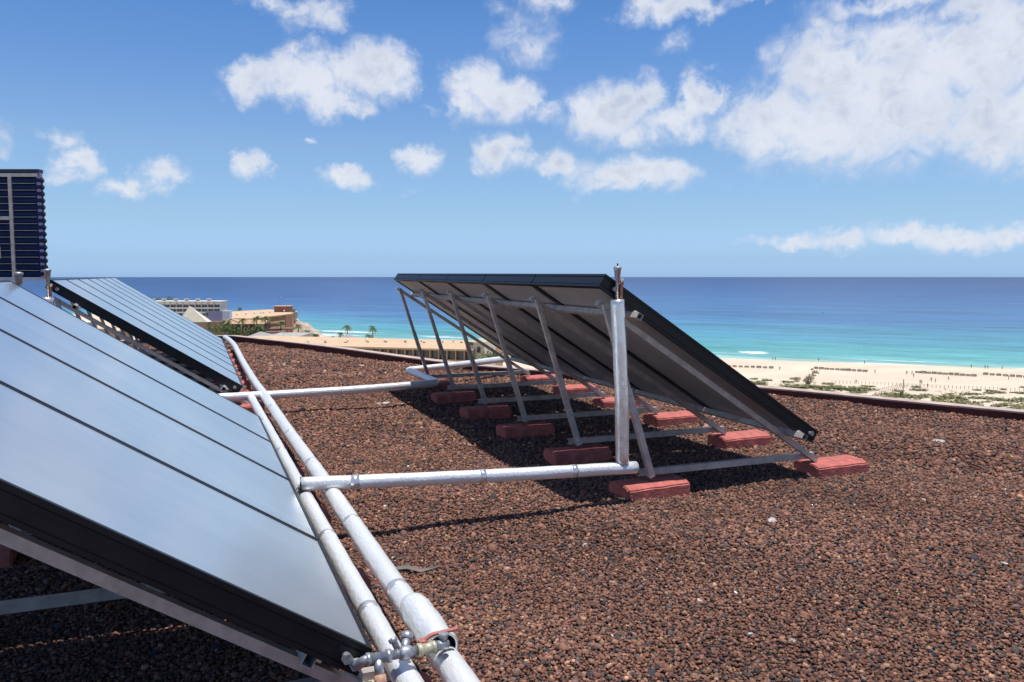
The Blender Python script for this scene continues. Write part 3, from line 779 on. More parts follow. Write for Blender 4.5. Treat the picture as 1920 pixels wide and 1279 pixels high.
# ================================================================== the coast
ZG = -38.0; ZS = -38.5
SHORE = [(-2500, 2200), (-900, 1500), (-260, 1060), (-60, 940), (20, 830), (48, 720), (62, 640), (74, 590), (84, 553), (110, 520), (154, 462), (200, 395), (246, 327), (294, 280), (337, 239), (420, 160), (560, 20), (900, -300), (2500, -1900)]
m_sand = mat('sand', (.66, .555, .425), .95, 0, .15, var=.09, vscale=.05, bump=.3, bscale=.8, bdist=.2)
def coast():
    S = np.array(densify(SHORE, 5))
    def inl(P, d):
        o_ = offset([tuple(q) for q in P], -d); return o_
    # inland strips: beach face, then the flat, then far inland
    rows = []
    for d, z in ((-14, ZS - .9), (0, ZS), (8, ZS + .35), (30, ZG), ):
        rows.append([(x, y, z) for x, y in offset([tuple(q) for q in S], d * -1)])
    # left-hand normal of the line points inland or seaward? make sure inland is towards the origin
    return S, rows
Snp, rows = coast()
def seaward_ok():
    q = offset([tuple(p) for p in Snp], 10); i = len(q) // 2
    return math.hypot(*q[i]) > math.hypot(*Snp[i])
sg = 1 if seaward_ok() else -1
rows = []
for d, z in ((16, ZS - .9), (0, ZS - .02), (-8, ZS + .30), (-26, ZG)):
    rows.append([(x, y, z) for x, y in offset([tuple(q) for q in Snp], sg * d)])
rows.append([(-3000, -600, ZG) if i < 8 else (-1200 + 2400 * i / len(Snp), -1500, ZG) for i in range(len(Snp))])
b = MB(); n_ = len(Snp)
for r_ in rows: b.v += r_
for k in range(len(rows) - 1):
    for i in range(n_ - 1): b.f.append((k * n_ + i, k * n_ + i + 1, (k + 1) * n_ + i + 1, (k + 1) * n_ + i))
def sand_mat():
    m = m_sand; t = m.node_tree; bs = t.nodes['Principled BSDF']
    # faint greyer strip of trodden dune sand inland plus fine mottling
    tcn = t.nodes.new('ShaderNodeTexCoord')
    mp = t.nodes.new('ShaderNodeMapping'); mp.inputs['Rotation'].default_value = (0, 0, R(51)); mp.inputs['Scale'].default_value = (.006, .05, 1)
    t.links.new(tcn.outputs['Object'], mp.inputs[0])
    n = t.nodes.new('ShaderNodeTexNoise'); n.inputs['Scale'].default_value = 1; n.inputs['Detail'].default_value = 6; t.links.new(mp.outputs[0], n.inputs['Vector'])
    r = t.nodes.new('ShaderNodeMapRange'); r.inputs['From Min'].default_value = .45; r.inputs['From Max'].default_value = .7; t.links.new(n.outputs['Fac'], r.inputs[0])
    mx = t.nodes.new('ShaderNodeMix'); mx.data_type = 'RGBA'; src = bs.inputs['Base Color'].links[0].from_socket
    t.links.new(src, mx.inputs[6]); mx.inputs[7].default_value = (.52, .43, .33, 1)
    ml = t.nodes.new('ShaderNodeMath'); ml.operation = 'MULTIPLY'; ml.inputs[1].default_value = .5; t.links.new(r.outputs[0], ml.inputs[0])
    t.links.new(ml.outputs[0], mx.inputs[0]); t.links.new(mx.outputs[2], bs.inputs['Base Color'])
sand_mat()
land = b.build('beach_sand', m_sand, None, True); tag(land, kind='structure')

# sea: sheet with the distance to the shore stored on it (depth colours the water)
def spaced(a, b_, step, far, g):
    neg = [a]; s = step
    while neg[-1] > -far: s *= g; neg.append(neg[-1] - s)
    mid = list(np.arange(a + step, b_, step)); pos = [b_]; s = step
    while pos[-1] < far: s *= g; pos.append(pos[-1] + s)
    return np.array(neg[::-1] + mid + pos)
ex = Vector((.626, -.78, 0)); en = Vector((.78, .626, 0))      # along / off the main beach
ts = spaced(-1100, 700, 12, 70000, 1.25); ns = spaced(180, 900, 9, 90000, 1.22); ns = ns[ns > -2500]
TT, NN = np.meshgrid(ts, ns)
SX = TT * ex.x + NN * en.x; SY = TT * ex.y + NN * en.y
def seg_dist(x, y, P):
    best = np.full(x.shape, 1e12)
    for (x0, y0), (x1, y1) in zip(P, P[1:]):
        dx, dy = x1 - x0, y1 - y0; t = np.clip(((x - x0) * dx + (y - y0) * dy) / (dx * dx + dy * dy), 0, 1)
        best = np.minimum(best, (x - x0 - t * dx) ** 2 + (y - y0 - t * dy) ** 2)
    return np.sqrt(best)
sd = seg_dist(SX.ravel(), SY.ravel(), [tuple(q) for q in Snp])
sd = sd * (1 + 2.0 * np.clip((SY.ravel() - 560) / 260, 0, 1) * np.clip((500 - SX.ravel()) / 300, 0, 1))   # the bottom drops faster off the headland
ny, nx = TT.shape; idx = np.arange(ny * nx).reshape(ny, nx)
SF = np.stack([idx[:-1, :-1].ravel(), idx[:-1, 1:].ravel(), idx[1:, 1:].ravel(), idx[1:, :-1].ravel()], 1)
def sea_mat():
    m = bpy.data.materials.new('sea_water'); m.use_nodes = True
    t = m.node_tree; bs = t.nodes['Principled BSDF']
    def NN_(ty, **k):
        n = t.nodes.new(ty)
        for a, v in k.items(): setattr(n, a, v)
        return n
    tcn = NN_('ShaderNodeTexCoord'); at = NN_('ShaderNodeAttribute'); at.attribute_name = 'offshore'
    rot = NN_('ShaderNodeMapping'); rot.inputs['Rotation'].default_value = (0, 0, math.atan2(.78, .626)); t.links.new(tcn.outputs['Object'], rot.inputs[0])
    def nz(sx_, sy_, det=5, rough=.6):
        mp = NN_('ShaderNodeMapping'); mp.inputs['Scale'].default_value = (sx_, sy_, 1); t.links.new(rot.outputs[0], mp.inputs[0])
        n = NN_('ShaderNodeTexNoise'); n.inputs['Scale'].default_value = 1; n.inputs['Detail'].default_value = det; n.inputs['Roughness'].default_value = rough
        t.links.new(mp.outputs[0], n.inputs['Vector']); return n.outputs['Fac']
    def MM(op, a, b_, c=None, clamp=False): return M2(op, a, b_, c, nt_=t, clamp=clamp)
    big = nz(.0022, .009); mid = nz(.008, .05); fine = nz(.05, .28, 6, .7)
    off = at.outputs['Fac']
    warp = MM('MULTIPLY', MM('SUBTRACT', big, .5), MM('MINIMUM', MM('MULTIPLY', off, 1.4), 900))
    warp2 = MM('MULTIPLY', MM('SUBTRACT', mid, .5), MM('MINIMUM', MM('MULTIPLY', off, .8), 160))
    d = MM('ADD', MM('ADD', off, warp), warp2)
    lg = MM('DIVIDE', MM('LOGARITHM', MM('MAXIMUM', d, 1), 10), 4.3)          # 0..1 over 1 m .. 20 km
    r = NN_('ShaderNodeValToRGB'); e = r.color_ramp.elements
    stops = [(1, (.42, .50, .43)), (7, (.22, .43, .39)), (25, (.11, .345, .34)), (90, (.085, .31, .335)), (190, (.072, .245, .345)), (450, (.056, .160, .315)), (900, (.044, .125, .275)), (2000, (.029, .088, .235)), (9000, (.017, .056, .165))]
    e[0].position = 0; e[0].color = (*stops[0][1], 1); e[1].position = 1; e[1].color = (*stops[-1][1], 1)
    for dist_, c in stops[1:]:
        q = e.new(math.log10(dist_) / 4.3); q.color = (*c, 1)
    t.links.new(lg, r.inputs[0])
    # wave texture put into the water colour as lighter and darker streaks
    st = MM('MULTIPLY_ADD', MM('SUBTRACT', mid, .5), 1.6, 1.0)
    st2 = MM('MULTIPLY_ADD', MM('SUBTRACT', fine, .5), 1.5, 1.0)
    k = MM('MULTIPLY', st, st2)
    sc_ = NN_('ShaderNodeVectorMath', operation='SCALE'); t.links.new(r.outputs[0], sc_.inputs[0]); t.links.new(k, sc_.inputs['Scale'])
    # foam: breaking lines near the shore
    fo = nz(.012, .16, 6, .65); fo2 = nz(.25, .5, 5, .7)
    band = NN_('ShaderNodeMapRange', interpolation_type='SMOOTHSTEP'); t.links.new(off, band.inputs[0])
    band.inputs['From Min'].default_value = 60; band.inputs['From Max'].default_value = 2; 
    thr = NN_('ShaderNodeMapRange', interpolation_type='SMOOTHSTEP')
    t.links.new(MM('ADD', MM('MULTIPLY', fo, .8), MM('MULTIPLY', fo2, .2)), thr.inputs[0]); thr.inputs['From Min'].default_value = .565; thr.inputs['From Max'].default_value = .63
    fm = MM('MULTIPLY', band.outputs[0], thr.outputs[0])
    edge = NN_('ShaderNodeMapRange', interpolation_type='SMOOTHSTEP'); t.links.new(MM('ADD', off, MM('MULTIPLY', MM('SUBTRACT', fo, .5), 12)), edge.inputs[0])
    edge.inputs['From Min'].default_value = 3.0; edge.inputs['From Max'].default_value = 1.0
    foam = MM('MAXIMUM', MM('MULTIPLY', fm, .8), MM('MULTIPLY', edge.outputs[0], .8))
    # two heavier breakers, one off the open beach and one in the bay by the hotel
    geo = NN_('ShaderNodeNewGeometry')
    def patch(c, ra, rb):
        s_ = NN_('ShaderNodeVectorMath', operation='SUBTRACT'); t.links.new(geo.outputs['Position'], s_.inputs[0]); s_.inputs[1].default_value = (c[0], c[1], ZS)
        mp = NN_('ShaderNodeMapping'); mp.inputs['Rotation'].default_value = (0, 0, math.atan2(.78, .626)); mp.inputs['Scale'].default_value = (1, 1, 0)
        t.links.new(s_.outputs[0], mp.inputs[0])
        m3 = NN_('ShaderNodeVectorMath', operation='MULTIPLY'); t.links.new(mp.outputs[0], m3.inputs[0]); m3.inputs[1].default_value = (1 / ra, 1 / rb, 0)
        l_ = NN_('ShaderNodeVectorMath', operation='LENGTH'); t.links.new(m3.outputs[0], l_.inputs[0])
        v = MM('SUBTRACT', 1.0, l_.outputs['Value']); v = MM('ADD', v, MM('MULTIPLY', MM('SUBTRACT', fo2, .5), 2.4))
        q = NN_('ShaderNodeMapRange', interpolation_type='SMOOTHSTEP'); t.links.new(v, q.inputs[0]); q.inputs['From Min'].default_value = .05; q.inputs['From Max'].default_value = .45
        return q.outputs[0]
    c1_ = G(1414, 661, ZS); foam = MM('MAXIMUM', foam, patch(c1_, 9, 9))
    for (u, v, ra, rb, w_) in ((650, 622, 34, 9, .8), (610, 628, 20, 14, .7), (830, 632, 22, 7, .6), (645, 628, 30, 5, .5)):
        c_ = G(u, v, ZS); foam = MM('MAXIMUM', foam, MM('MULTIPLY', patch(c_, ra, rb), w_))
    mx = NN_('ShaderNodeMix', data_type='RGBA'); t.links.new(foam, mx.inputs[0]); t.links.new(sc_.outputs[0], mx.inputs[6]); mx.inputs[7].default_value = (.82, .84, .84, 1)
    t.links.new(mx.outputs[2], bs.inputs['Base Color'])
    bs.inputs['Roughness'].default_value = .35; bs.inputs['Specular IOR Level'].default_value = .12
    bp = NN_('ShaderNodeBump'); bp.inputs['Strength'].default_value = .5; bp.inputs['Distance'].default_value = .8
    t.links.new(MM('ADD', fine, MM('MULTIPLY', mid, .6)), bp.inputs['Height']); t.links.new(bp.outputs[0], bs.inputs['Normal'])
    return m
sea = mesh_np('sea_water', np.stack([SX.ravel(), SY.ravel(), np.full(SX.size, ZS)], 1), SF, sea_mat(), smooth=True, attr={'offshore': sd})
tag(sea, kind='structure')

# ------------------------------------------------------------------ vegetation makers
def leaf_mat(name, a, b_, scale=1.2):
    m = mat(name, a, .7, 0, .25, var=.5, vscale=scale, col2=b_)
    return m
m_leafA = leaf_mat('leaf_green', (.13, .18, .05), (.05, .08, .03))
m_leafB = leaf_mat('leaf_olive', (.20, .205, .08), (.09, .105, .045))
m_leafC = leaf_mat('leaf_dune', (.24, .225, .10), (.14, .14, .065), .6)
m_trunk = mat('palm_trunk', (.16, .115, .08), .9, var=.4, vscale=3)
def palm_meshes(h, seed, nf=24, fl=2.6):
    rg = random.Random(seed)
    t = MB(); pts = []; rr = []
    bx, by = rg.uniform(-.6, .6), rg.uniform(-.4, .4)
    for i in range(9):
        k = i / 8; pts.append((bx * k * k, by * k * k, h * k)); rr.append(.30 - .10 * k + (.06 if i == 0 else 0) + (.08 if i == 8 else 0))
    t.tube(pts, rr, 9)
    tm = t.build('trunk', m_trunk)
    c = MB(); top = Vector(pts[-1])
    for f in range(nf):
        a = f * 2.399 + rg.uniform(-.2, .2); el_ = rg.uniform(-.35, 1.25); L = fl * rg.uniform(.8, 1.15)
        d = Vector((math.cos(a), math.sin(a), 0)); pr = None; side = Vector((-d.y, d.x, 0)); ns_ = 9
        P = []
        for s_ in range(ns_ + 1):
            k = s_ / ns_; r_ = L * (k * math.cos(el_ * (1 - .25 * k)))
            z = L * (math.sin(el_) * k - (.75 + .35 * math.cos(el_)) * k * k * .75)
            P.append(top + d * r_ + Vector((0, 0, z + .15)))
        for s_ in range(ns_):
            p, q = P[s_], P[s_ + 1]; k = (s_ + .5) / ns_; wl = .62 * math.sin(PI * min(1, .12 + k * .88)) * L / 2.6
            for sgn in (-1, 1):
                tip = (p + q) / 2 + side * sgn * wl * rg.uniform(.8, 1.1) + (q - p) * .6 + Vector((0, 0, -wl * .55))
                c.add([p, p.lerp(q, .8), tip], [(0, 1, 2)])
            c.add([p + side * .03, p - side * .03, q - side * .03, q + side * .03], [(0, 1, 2, 3)])
    cm = c.build('crown', m_leafB if seed % 2 else m_leafA)
    return tm, cm
def palm(u, v, D, h, label, seed, fl=2.6, group='palms around the hotels'):
    p = W(u, v, D)                                   # v: the crown centre
    tm, cm = palm_meshes(h, seed, 26, fl)
    r = empty('palm_tree', (p.x, p.y, p.z - h)); tm.parent = r; cm.parent = r
    r.rotation_euler = (0, 0, seed)
    tag(r, label, 'palm tree', group)
    if p.z - h > ZG + .3:                              # raised garden: run the trunk to the ground
        ex_ = MB().tube([(0, 0, ZG - p.z + h - .1), (0, 0, .1)], .34, 9).build('trunk_base', m_trunk, r)
    return r
def bush_mesh(name, rx, ry, rz, n, leaf, m, seed, flat=False):
    rg = random.Random(seed); c = MB()
    lobes = [(rg.uniform(-.55, .55) * rx, rg.uniform(-.55, .55) * ry, rg.uniform(.1, .55) * rz, rg.uniform(.35, .6)) for _ in range(9)]
    for i in range(n):
        lx, ly, lz, lr = rg.choice(lobes)
        d = Vector((rg.gauss(0, 1), rg.gauss(0, 1), rg.gauss(0, 1))).normalized() * rg.uniform(.55, 1.0) * lr
        p = Vector((lx + d.x * rx, ly + d.y * ry, max(.02, lz + d.z * rz)))
        n1 = Vector((rg.gauss(0, 1), rg.gauss(0, 1), rg.gauss(.8, .6))).normalized(); t1 = n1.cross(Vector((rg.random(), rg.random(), .3))).normalized(); t2 = n1.cross(t1)
        s = leaf * rg.uniform(.6, 1.4)
        c.add([p + t1 * s, p + t2 * s * .5, p - t1 * s, p - t2 * s * .5], [(0, 1, 2, 3)])
    return c.build(name, m)
def bush(u, v, D, rx, rz, label, seed, name='shrub', cat='shrub', m=None, n=420, group='garden shrubs by the hotels', leaf=.35):
    p = W(u, v, D)
    o = bush_mesh(name, rx, rx * .8, rz, n, leaf, m or m_leafA, seed)
    o.location = p; tag(o, label, cat, group); return o

# ------------------------------------------------------------------ far buildings
m_ochre = mat('ochre_roof', (.60, .43, .28), .85, 0, .2, var=.10, vscale=.25)
m_brick = mat('brick', (.33, .15, .095), .85, var=.2, vscale=.8)
m_tan = mat('tan_render', (.50, .32, .19), .85, var=.12, vscale=.6)
m_brown = mat('brown_render', (.24, .145, .09), .85, var=.2, vscale=.6)
m_wwall = mat('white_render', (.80, .77, .70), .85, var=.08, vscale=.4)
m_win = mat('window_glass', (.02, .028, .04), .15, 0, .6)
m_lav = mat('lavender_render', (.33, .33, .47), .8, var=.06, vscale=.5)
m_pink = mat('pink_roof', (.62, .40, .33), .85, var=.1, vscale=.5)
m_thatch = mat('brown_thatch', (.20, .115, .085), .95, var=.3, vscale=1.5)
m_grroof = mat('grey_canopy', (.34, .31, .31), .9, var=.12, vscale=1)
m_pyr = mat('cream_canvas', (.70, .64, .50), .85, var=.10, vscale=.4)
def cbox(b, u0, u1, vt, D, dep, zb=ZG, slant=0):      # box facing the viewer between two survey columns
    a = W(u0, vt, D); c = W(u1, vt, D + slant); a = Vector((a.x, a.y, 0)); c = Vector((c.x, c.y, 0)); zt = W(u0, vt, D).z
    n = (c - a).normalized(); n = Vector((-n.y, n.x, 0))
    if n.dot(FW) < 0: n = -n
    poly = [a, c, c + n * dep, a + n * dep]
    b.prism([(p.x, p.y) for p in poly], zb, zt); return a, c, n, zt
def facade(root, a, c, n, zt, rows_, bays, wh, ww, m_slab, parapet=.6, proud=.9, zs=None, winmat=None, pier=.25):
    L = (c - a).length; t = (c - a).normalized(); bw = L / bays
    sl_ = MB()
    for r_ in range(rows_):
        z1 = zt - parapet - r_ * 3.0; z0 = z1 - wh
        for i in range(bays):
            q = a + t * (bw * (i + .5)); w2_ = bw * ww / 2
            b = MB(); p0 = q - t * w2_ - n * .05; p1 = q + t * w2_ - n * .05
            b.add([(p0.x, p0.y, z0), (p1.x, p1.y, z0), (p1.x, p1.y, z1), (p0.x, p0.y, z1), (p0.x + n.x * .2, p0.y + n.y * .2, z0), (p1.x + n.x * .2, p1.y + n.y * .2, z0), (p1.x + n.x * .2, p1.y + n.y * .2, z1), (p0.x + n.x * .2, p0.y + n.y * .2, z1)],
                  [(0, 1, 2, 3), (4, 7, 6, 5), (0, 4, 5, 1), (3, 2, 6, 7), (0, 3, 7, 4), (1, 5, 6, 2)])
            w_ = b.build('window', winmat or m_win, root)
            f = MB(); fz = (z0 + z1) / 2
            for (qa, qb) in ((q - n * .055, q - n * .055),):
                f.bar((qa.x, qa.y, z0), (qb.x, qb.y, z1), .10, .06, (n.x, n.y, 0))
            f.build('frame', m_slab, w_)
        f = MB(); p = a - n * .0 + t * .02; q = c - t * .02
        f.bar(Vector((p.x, p.y, z0 - .55)) - n * (proud / 2 + .01), Vector((q.x, q.y, z0 - .55)) - n * (proud / 2 + .01), proud, 1.0)
        f.build('balcony', m_slab, root)
    for i in range(bays + 1):
        q = a + t * min(max(bw * i, .15), L - .15)
        sl_.bar((q.x - n.x * (proud / 2 + .01), q.y - n.y * (proud / 2 + .01), zt - parapet - 3.0 * rows_ - .2), (q.x - n.x * (proud / 2 + .01), q.y - n.y * (proud / 2 + .01), zt - .05), pier, proud, (n.x, n.y, 0))
    sl_.build('divider_wall', m_slab, root)
# white hotel
r = empty('white_hotel', W(330, 600, 560)); org = Vector(r.location)
def fix(root):
    for ch in kids(root):
        if ch.type == 'MESH':
            o_ = Vector(root.location)
            ch.data.transform(Matrix.Translation(-o_)) if ch.data.users == 1 else None
            for c2_ in kids(ch):
                if c2_.type == 'MESH' and c2_.data.users == 1: c2_.data.transform(Matrix.Translation(-o_))
b = MB(); a, c, n, zt = cbox(b, 225, 413, 566, 560, 14); b.build('wall', m_wwall, r)
facade(r, a, c, n, zt, 3, 16, 1.9, .82, m_wwall, 1.9, .8)
t = (c - a).normalized()
MB().prism([(p.x, p.y) for p in (a - t * .4 - n * 1.0, c + t * .5 - n * 1.0, c + t * .5 + n * 14.3, a - t * .4 + n * 14.3)], zt + .003, zt + .5).build('roof', m_wwall, r)
for k, u in enumerate((287, 308, 330, 350, 371, 392)):
    p = W(u, 565.5, 567)
    q = MB().box(p.x - 1.1, p.x + 1.1, p.y - 1, p.y + 1, zt + .503, zt + 1.5).build('roof_hut', m_brown, r)
    MB().box(p.x - 1.6, p.x + 1.6, p.y - 1.5, p.y + 1.5, zt + 1.503, zt + 1.9).build('hut_roof', m_wwall, q)
fix(r); tag(r, 'long white hotel with window rows standing far left before the open sea', 'building')
# ochre-roofed hotel with the brick end
r = empty('brick_hotel', W(520, 620, 500))
zt = W(545, 588.5, 520).z
poly = [W(545, 588, 520), W(468, 597.5, 460), W(398, 596, 470), W(398, 586, 538), W(505, 580, 590), W(559, 584, 560)]
cen = sum(((Vector((p.x, p.y, 0))) for p in poly), Vector()) / 6
bq = [(cen.x + (p.x - cen.x) * .985, cen.y + (p.y - cen.y) * .985) for p in poly]
MB().prism(bq, ZG, zt - .4).build('wall', m_tan, r)
MB().prism([(p.x, p.y) for p in poly], zt - .397, zt).build('roof', m_ochre, r)
C1 = Vector((*bq[0], 0)); C2 = Vector((*bq[1], 0)); t = (C1 - C2).normalized(); n = Vector((-t.y, t.x, 0)); n = n if n.dot(FW) > 0 else -n
facade(r, C2, C1 - t * 11, n, zt - .6, 3, 14, 2.3, .8, m_tan, .6, 1.0)
e0 = C1 - t * 10.8
MB().prism([(p.x, p.y) for p in (e0 - n * 1.4, C1 - t * .1 - n * 1.4, C1 - t * .1 - n * .01, e0 - n * .01)], ZG, zt - .5).build('brick_end', m_brick, r)
C0 = Vector((*bq[5], 0)); t2 = (C0 - C1).normalized(); n2_ = Vector((-t2.y, t2.x, 0)); n2_ = n2_ if n2_.dot(FW) > 0 else -n2_
for k in range(2):
    q = C1 + t2 * 4 - n2_ * .06; z = zt - 3.2 - k * 4.3
    w_ = MB(); w_.bar((q.x, q.y, z - 1.2), (q.x, q.y, z), 2.0, .2, (n2_.x, n2_.y, 0)); w_.build('window', m_win, r)
p0, p1 = W(514, 582, 545), W(542, 582, 545); tt = (p1 - p0); tt.z = 0; L = tt.length; tt.normalize(); nn = Vector((-tt.y, tt.x, 0))
P4 = [p0, p1, p1 + nn * 9, p0 + nn * 9]; zt2 = W(528, 574, 545).z
tw = MB().prism([(p.x, p.y) for p in P4], zt + .003, zt2 - .35).build('stair_tower', m_brick, r)
P4 = [p0 - tt * .6 - nn * .6, p1 + tt * .6 - nn * .6, p1 + tt * .6 + nn * 9.6, p0 - tt * .6 + nn * 9.6]
MB().prism([(p.x, p.y) for p in P4], zt2 - .347, zt2 + .1).build('tower_roof', m_pink, tw)
q = p0.lerp(p1, .42) - nn * .08
MB().bar((q.x, q.y, zt + .1), (q.x, q.y, zt2 - .7), 1.4, .2, (nn.x, nn.y, 0)).build('tower_door', m_brown, tw)
for (u, v) in ((444, 584), (461, 583), (477, 582), (489, 581.5), (494, 581), (506, 580.5), (533, 584.5)):
    p = W(u, v + 2, 500 + (u - 444) * .5); MB().lathe((p.x, p.y, zt + .003), [(.35, 0), (.35, .9), (.7, .95), (.6, 1.3), (.1, 1.5)], 8).build('roof_vent', m_wwall, r)
fix(r); tag(r, 'ochre-roofed hotel with brick stair tower and brick end wall by the sea', 'building')
# lower brown hotel in front with arches
r = empty('brown_lodge', W(455, 640, 400))
b = MB(); a, c, n, zt = cbox(b, 428, 494, 607, 400, 12); b.build('wall', m_brown, r)
facade(r, a, c, n, zt, 2, 5, 2.3, .7, m_tan, 1.2, 1.2, pier=.8)
t = (c - a).normalized()
e = [a - t * 1.5 - n * 2.2, c + t * 1 - n * 2.2, c + t * 1 + n * 13, a - t * 1.5 + n * 13]; mm = [(e[0] + e[3]) / 2, (e[1] + e[2]) / 2]
MB().add([(*e[0].xy, zt), (*e[1].xy, zt), (*e[2].xy, zt), (*e[3].xy, zt), (*(mm[0].xy), zt + 2.2), (*(mm[1].xy), zt + 1.4)], [(0, 1, 5, 4), (2, 3, 4, 5), (1, 2, 5), (3, 0, 4), (3, 2, 1, 0)]).build('roof', m_tan, r)
b = MB(); g0 = W(436, 604, 385); g1 = W(449, 604, 385); gm_ = W(437, 596, 385); 
for pa, pb in ((W(434, 598, 388), W(447, 604, 388)), (W(434, 598, 388), W(427, 603, 388))): b.bar(pa, pb, 2.2, .5)
b.build('gable_beam', m_ochre, r)
fix(r); tag(r, 'brown two-storey lodge with arched bays behind the palms', 'building')
# lavender block and its low base
r = empty('lavender_block', W(400, 605, 430))
b = MB(); a, c, n, zt = cbox(b, 385, 416.5, 583.5, 430, .6, zb=W(385, 603, 430).z); b.build('side_wall', m_lav, r)
t = (c - a).normalized(); zb_ = W(385, 603, 430).z
m_lav_lit = mat('lavender_render_lit', (.74, .76, .84), .8, var=.06, vscale=.5)  # lavender render lightened: sunlight on this face put into the colour
MB().prism([(p.x, p.y) for p in (c + t * .03 + n * .02, c + t * 3.9 + n * .02, c + t * 3.9 + n * 4, c + t * .03 + n * 4)], zb_, zt + .1).build('pale_wall', m_lav_lit, r)
q = a + t * .9 - n * .04
MB().bar((q.x, q.y, zt - 2.4), (q.x, q.y, zt - 1.1), .9, .15, (n.x, n.y, 0)).build('window', m_win, r)
b = MB(); cbox(b, 376, 434, 603.2, 428, 18); b.build('base', m_tan, r)
fix(r); tag(r, 'windowless lavender block beside the cream pyramid', 'building')
# cream pyramid
r = empty('pyramid_canopy', W(362, 604, 400))
w4 = [W(334, 604, 400), W(389, 603.5, 400)]
t = (w4[1] - w4[0]); t.z = 0; L = t.length; t.normalize(); n = Vector((-t.y, t.x, 0)); ap = W(352, 573, 407); zb_ = w4[0].z
e = [w4[0], w4[1], w4[1] + n * L * .4, w4[0] + n * L * .4]; apx = w4[0].lerp(w4[1], .33) + n * L * .2
MB().add([(p.x, p.y, zb_) for p in e] + [(apx.x, apx.y, ap.z)], [(0, 1, 4), (1, 2, 4), (2, 3, 4), (3, 0, 4), (3, 2, 1, 0)]).build('canopy', m_pyr, r)
MB().prism([(p.x, p.y) for p in (e[0] + t * .4 + n * .4, e[1] - t * .4 + n * .4, e[2] - t * .4 - n * .4, e[3] + t * .4 - n * .4)], ZG, zb_ - .003).build('base', m_tan, r)
fix(r); tag(r, 'cream pyramid roof rising just beyond the far left collectors', 'roof')
# long flat-roofed building nearest the roof
r = empty('flat_roof_building', W(760, 660, 260))
aL = W(380, 646, 285); aR = W(886, 655.5, 258); zt = aR.z
t = Vector((aR.x - aL.x, aR.y - aL.y, 0)); L = t.length; t.normalize(); n = Vector((-t.y, t.x, 0)); n = n if n.dot(FW) > 0 else -n
a = Vector((aL.x, aL.y, 0)); c = Vector((aR.x, aR.y, 0))
MB().prism([(p.x, p.y) for p in (a + n * 1.6, c + n * 1.6, c + n * 35, a + n * 35)], ZG, zt - .5).build('wall', m_tan, r)
MB().prism([(p.x, p.y) for p in (a - t, c, c + n * 36, a - t + n * 36)], zt - .497, zt).build('roof', m_ochre, r)
facade(r, a + n * 1.5, c + n * 1.5, n, zt - .5, 2, 34, 2.5, .84, m_tan, .45, 1.2)
g = G(700, 644, zt)
for u in (578, 610, 652, 687, 721, 760, 790, 830, 850):
    p = G(u, 640.5 + (u % 3), zt); MB().lathe((p.x, p.y, zt + .003), [(.25, 0), (.25, .5), (.5, .55), (.45, .85), (.1, 1.0)], 8).build('roof_vent', m_wwall, r)
for u, v in ((610, 643), (648, 643), (690, 642), (724, 642), (760, 642), (795, 643), (865, 643)):
    p = G(u, v, zt); MB().box(p.x - .35, p.x + .35, p.y - .35, p.y + .35, zt + .003, zt + .35).build('roof_hatch', m_brown, r)
fix(r); tag(r, 'long low building with flat ochre roof just beyond the parapet', 'building')
r = empty('stair_block', W(900, 660, 256))
m_sage = mat('sage_render', (.46, .43, .31), .85, var=.12, vscale=.5)
m_cr = mat('cream_render', (.68, .62, .47), .85, var=.1, vscale=.5)
p0, p1, p2_, = W(879, 640.5, 262), W(907, 640.5, 256), W(927, 644, 272)
zt = p0.z; nn = Vector((p2_.x - p1.x, p2_.y - p1.y, 0)); p3 = p0 + nn
MB().prism([(p.x, p.y) for p in (p0, p1, p2_, p3)], ZG, zt).build('wall', m_sage, r)
nd = nn.normalized(); sd_ = Vector((nd.y, -nd.x, 0))
pa = p1 + sd_ * .02; pb = p2_ + sd_ * .02
MB().prism([(p.x, p.y) for p in (pa, pb, pb + sd_ * .3, pa + sd_ * .3)], ZG, zt + .3).build('side_wall', m_cr, r)
tt = (p1 - p0).normalized(); tt.z = 0
for k, (f_, v_, w_) in enumerate(((.68, 650.5, .9), (.12, 644, 1.4))):
    q = p0.lerp(p1, f_); z = W(898, v_, 258).z
    MB().box(-w_, w_, -.08, .04, z - (1.9 if k == 0 else .9), z, Matrix.Translation((q.x, q.y, 0)) @ Matrix.Rotation(math.atan2(tt.y, tt.x), 4, 'Z')).build('window', m_win, r)
for f_ in (.3, .7):
    q = p1.lerp(p2_, f_) + sd_ * .34; z = W(915, 655, 262).z
    MB().box(-.6, .6, -.05, .06, z - 1.3, z, Matrix.Translation((q.x, q.y, 0)) @ Matrix.Rotation(math.atan2(nd.y, nd.x), 4, 'Z')).build('window', m_win, r)
fix(r); tag(r, 'plain sage and cream stair block at the right end of the ochre roof', 'building')
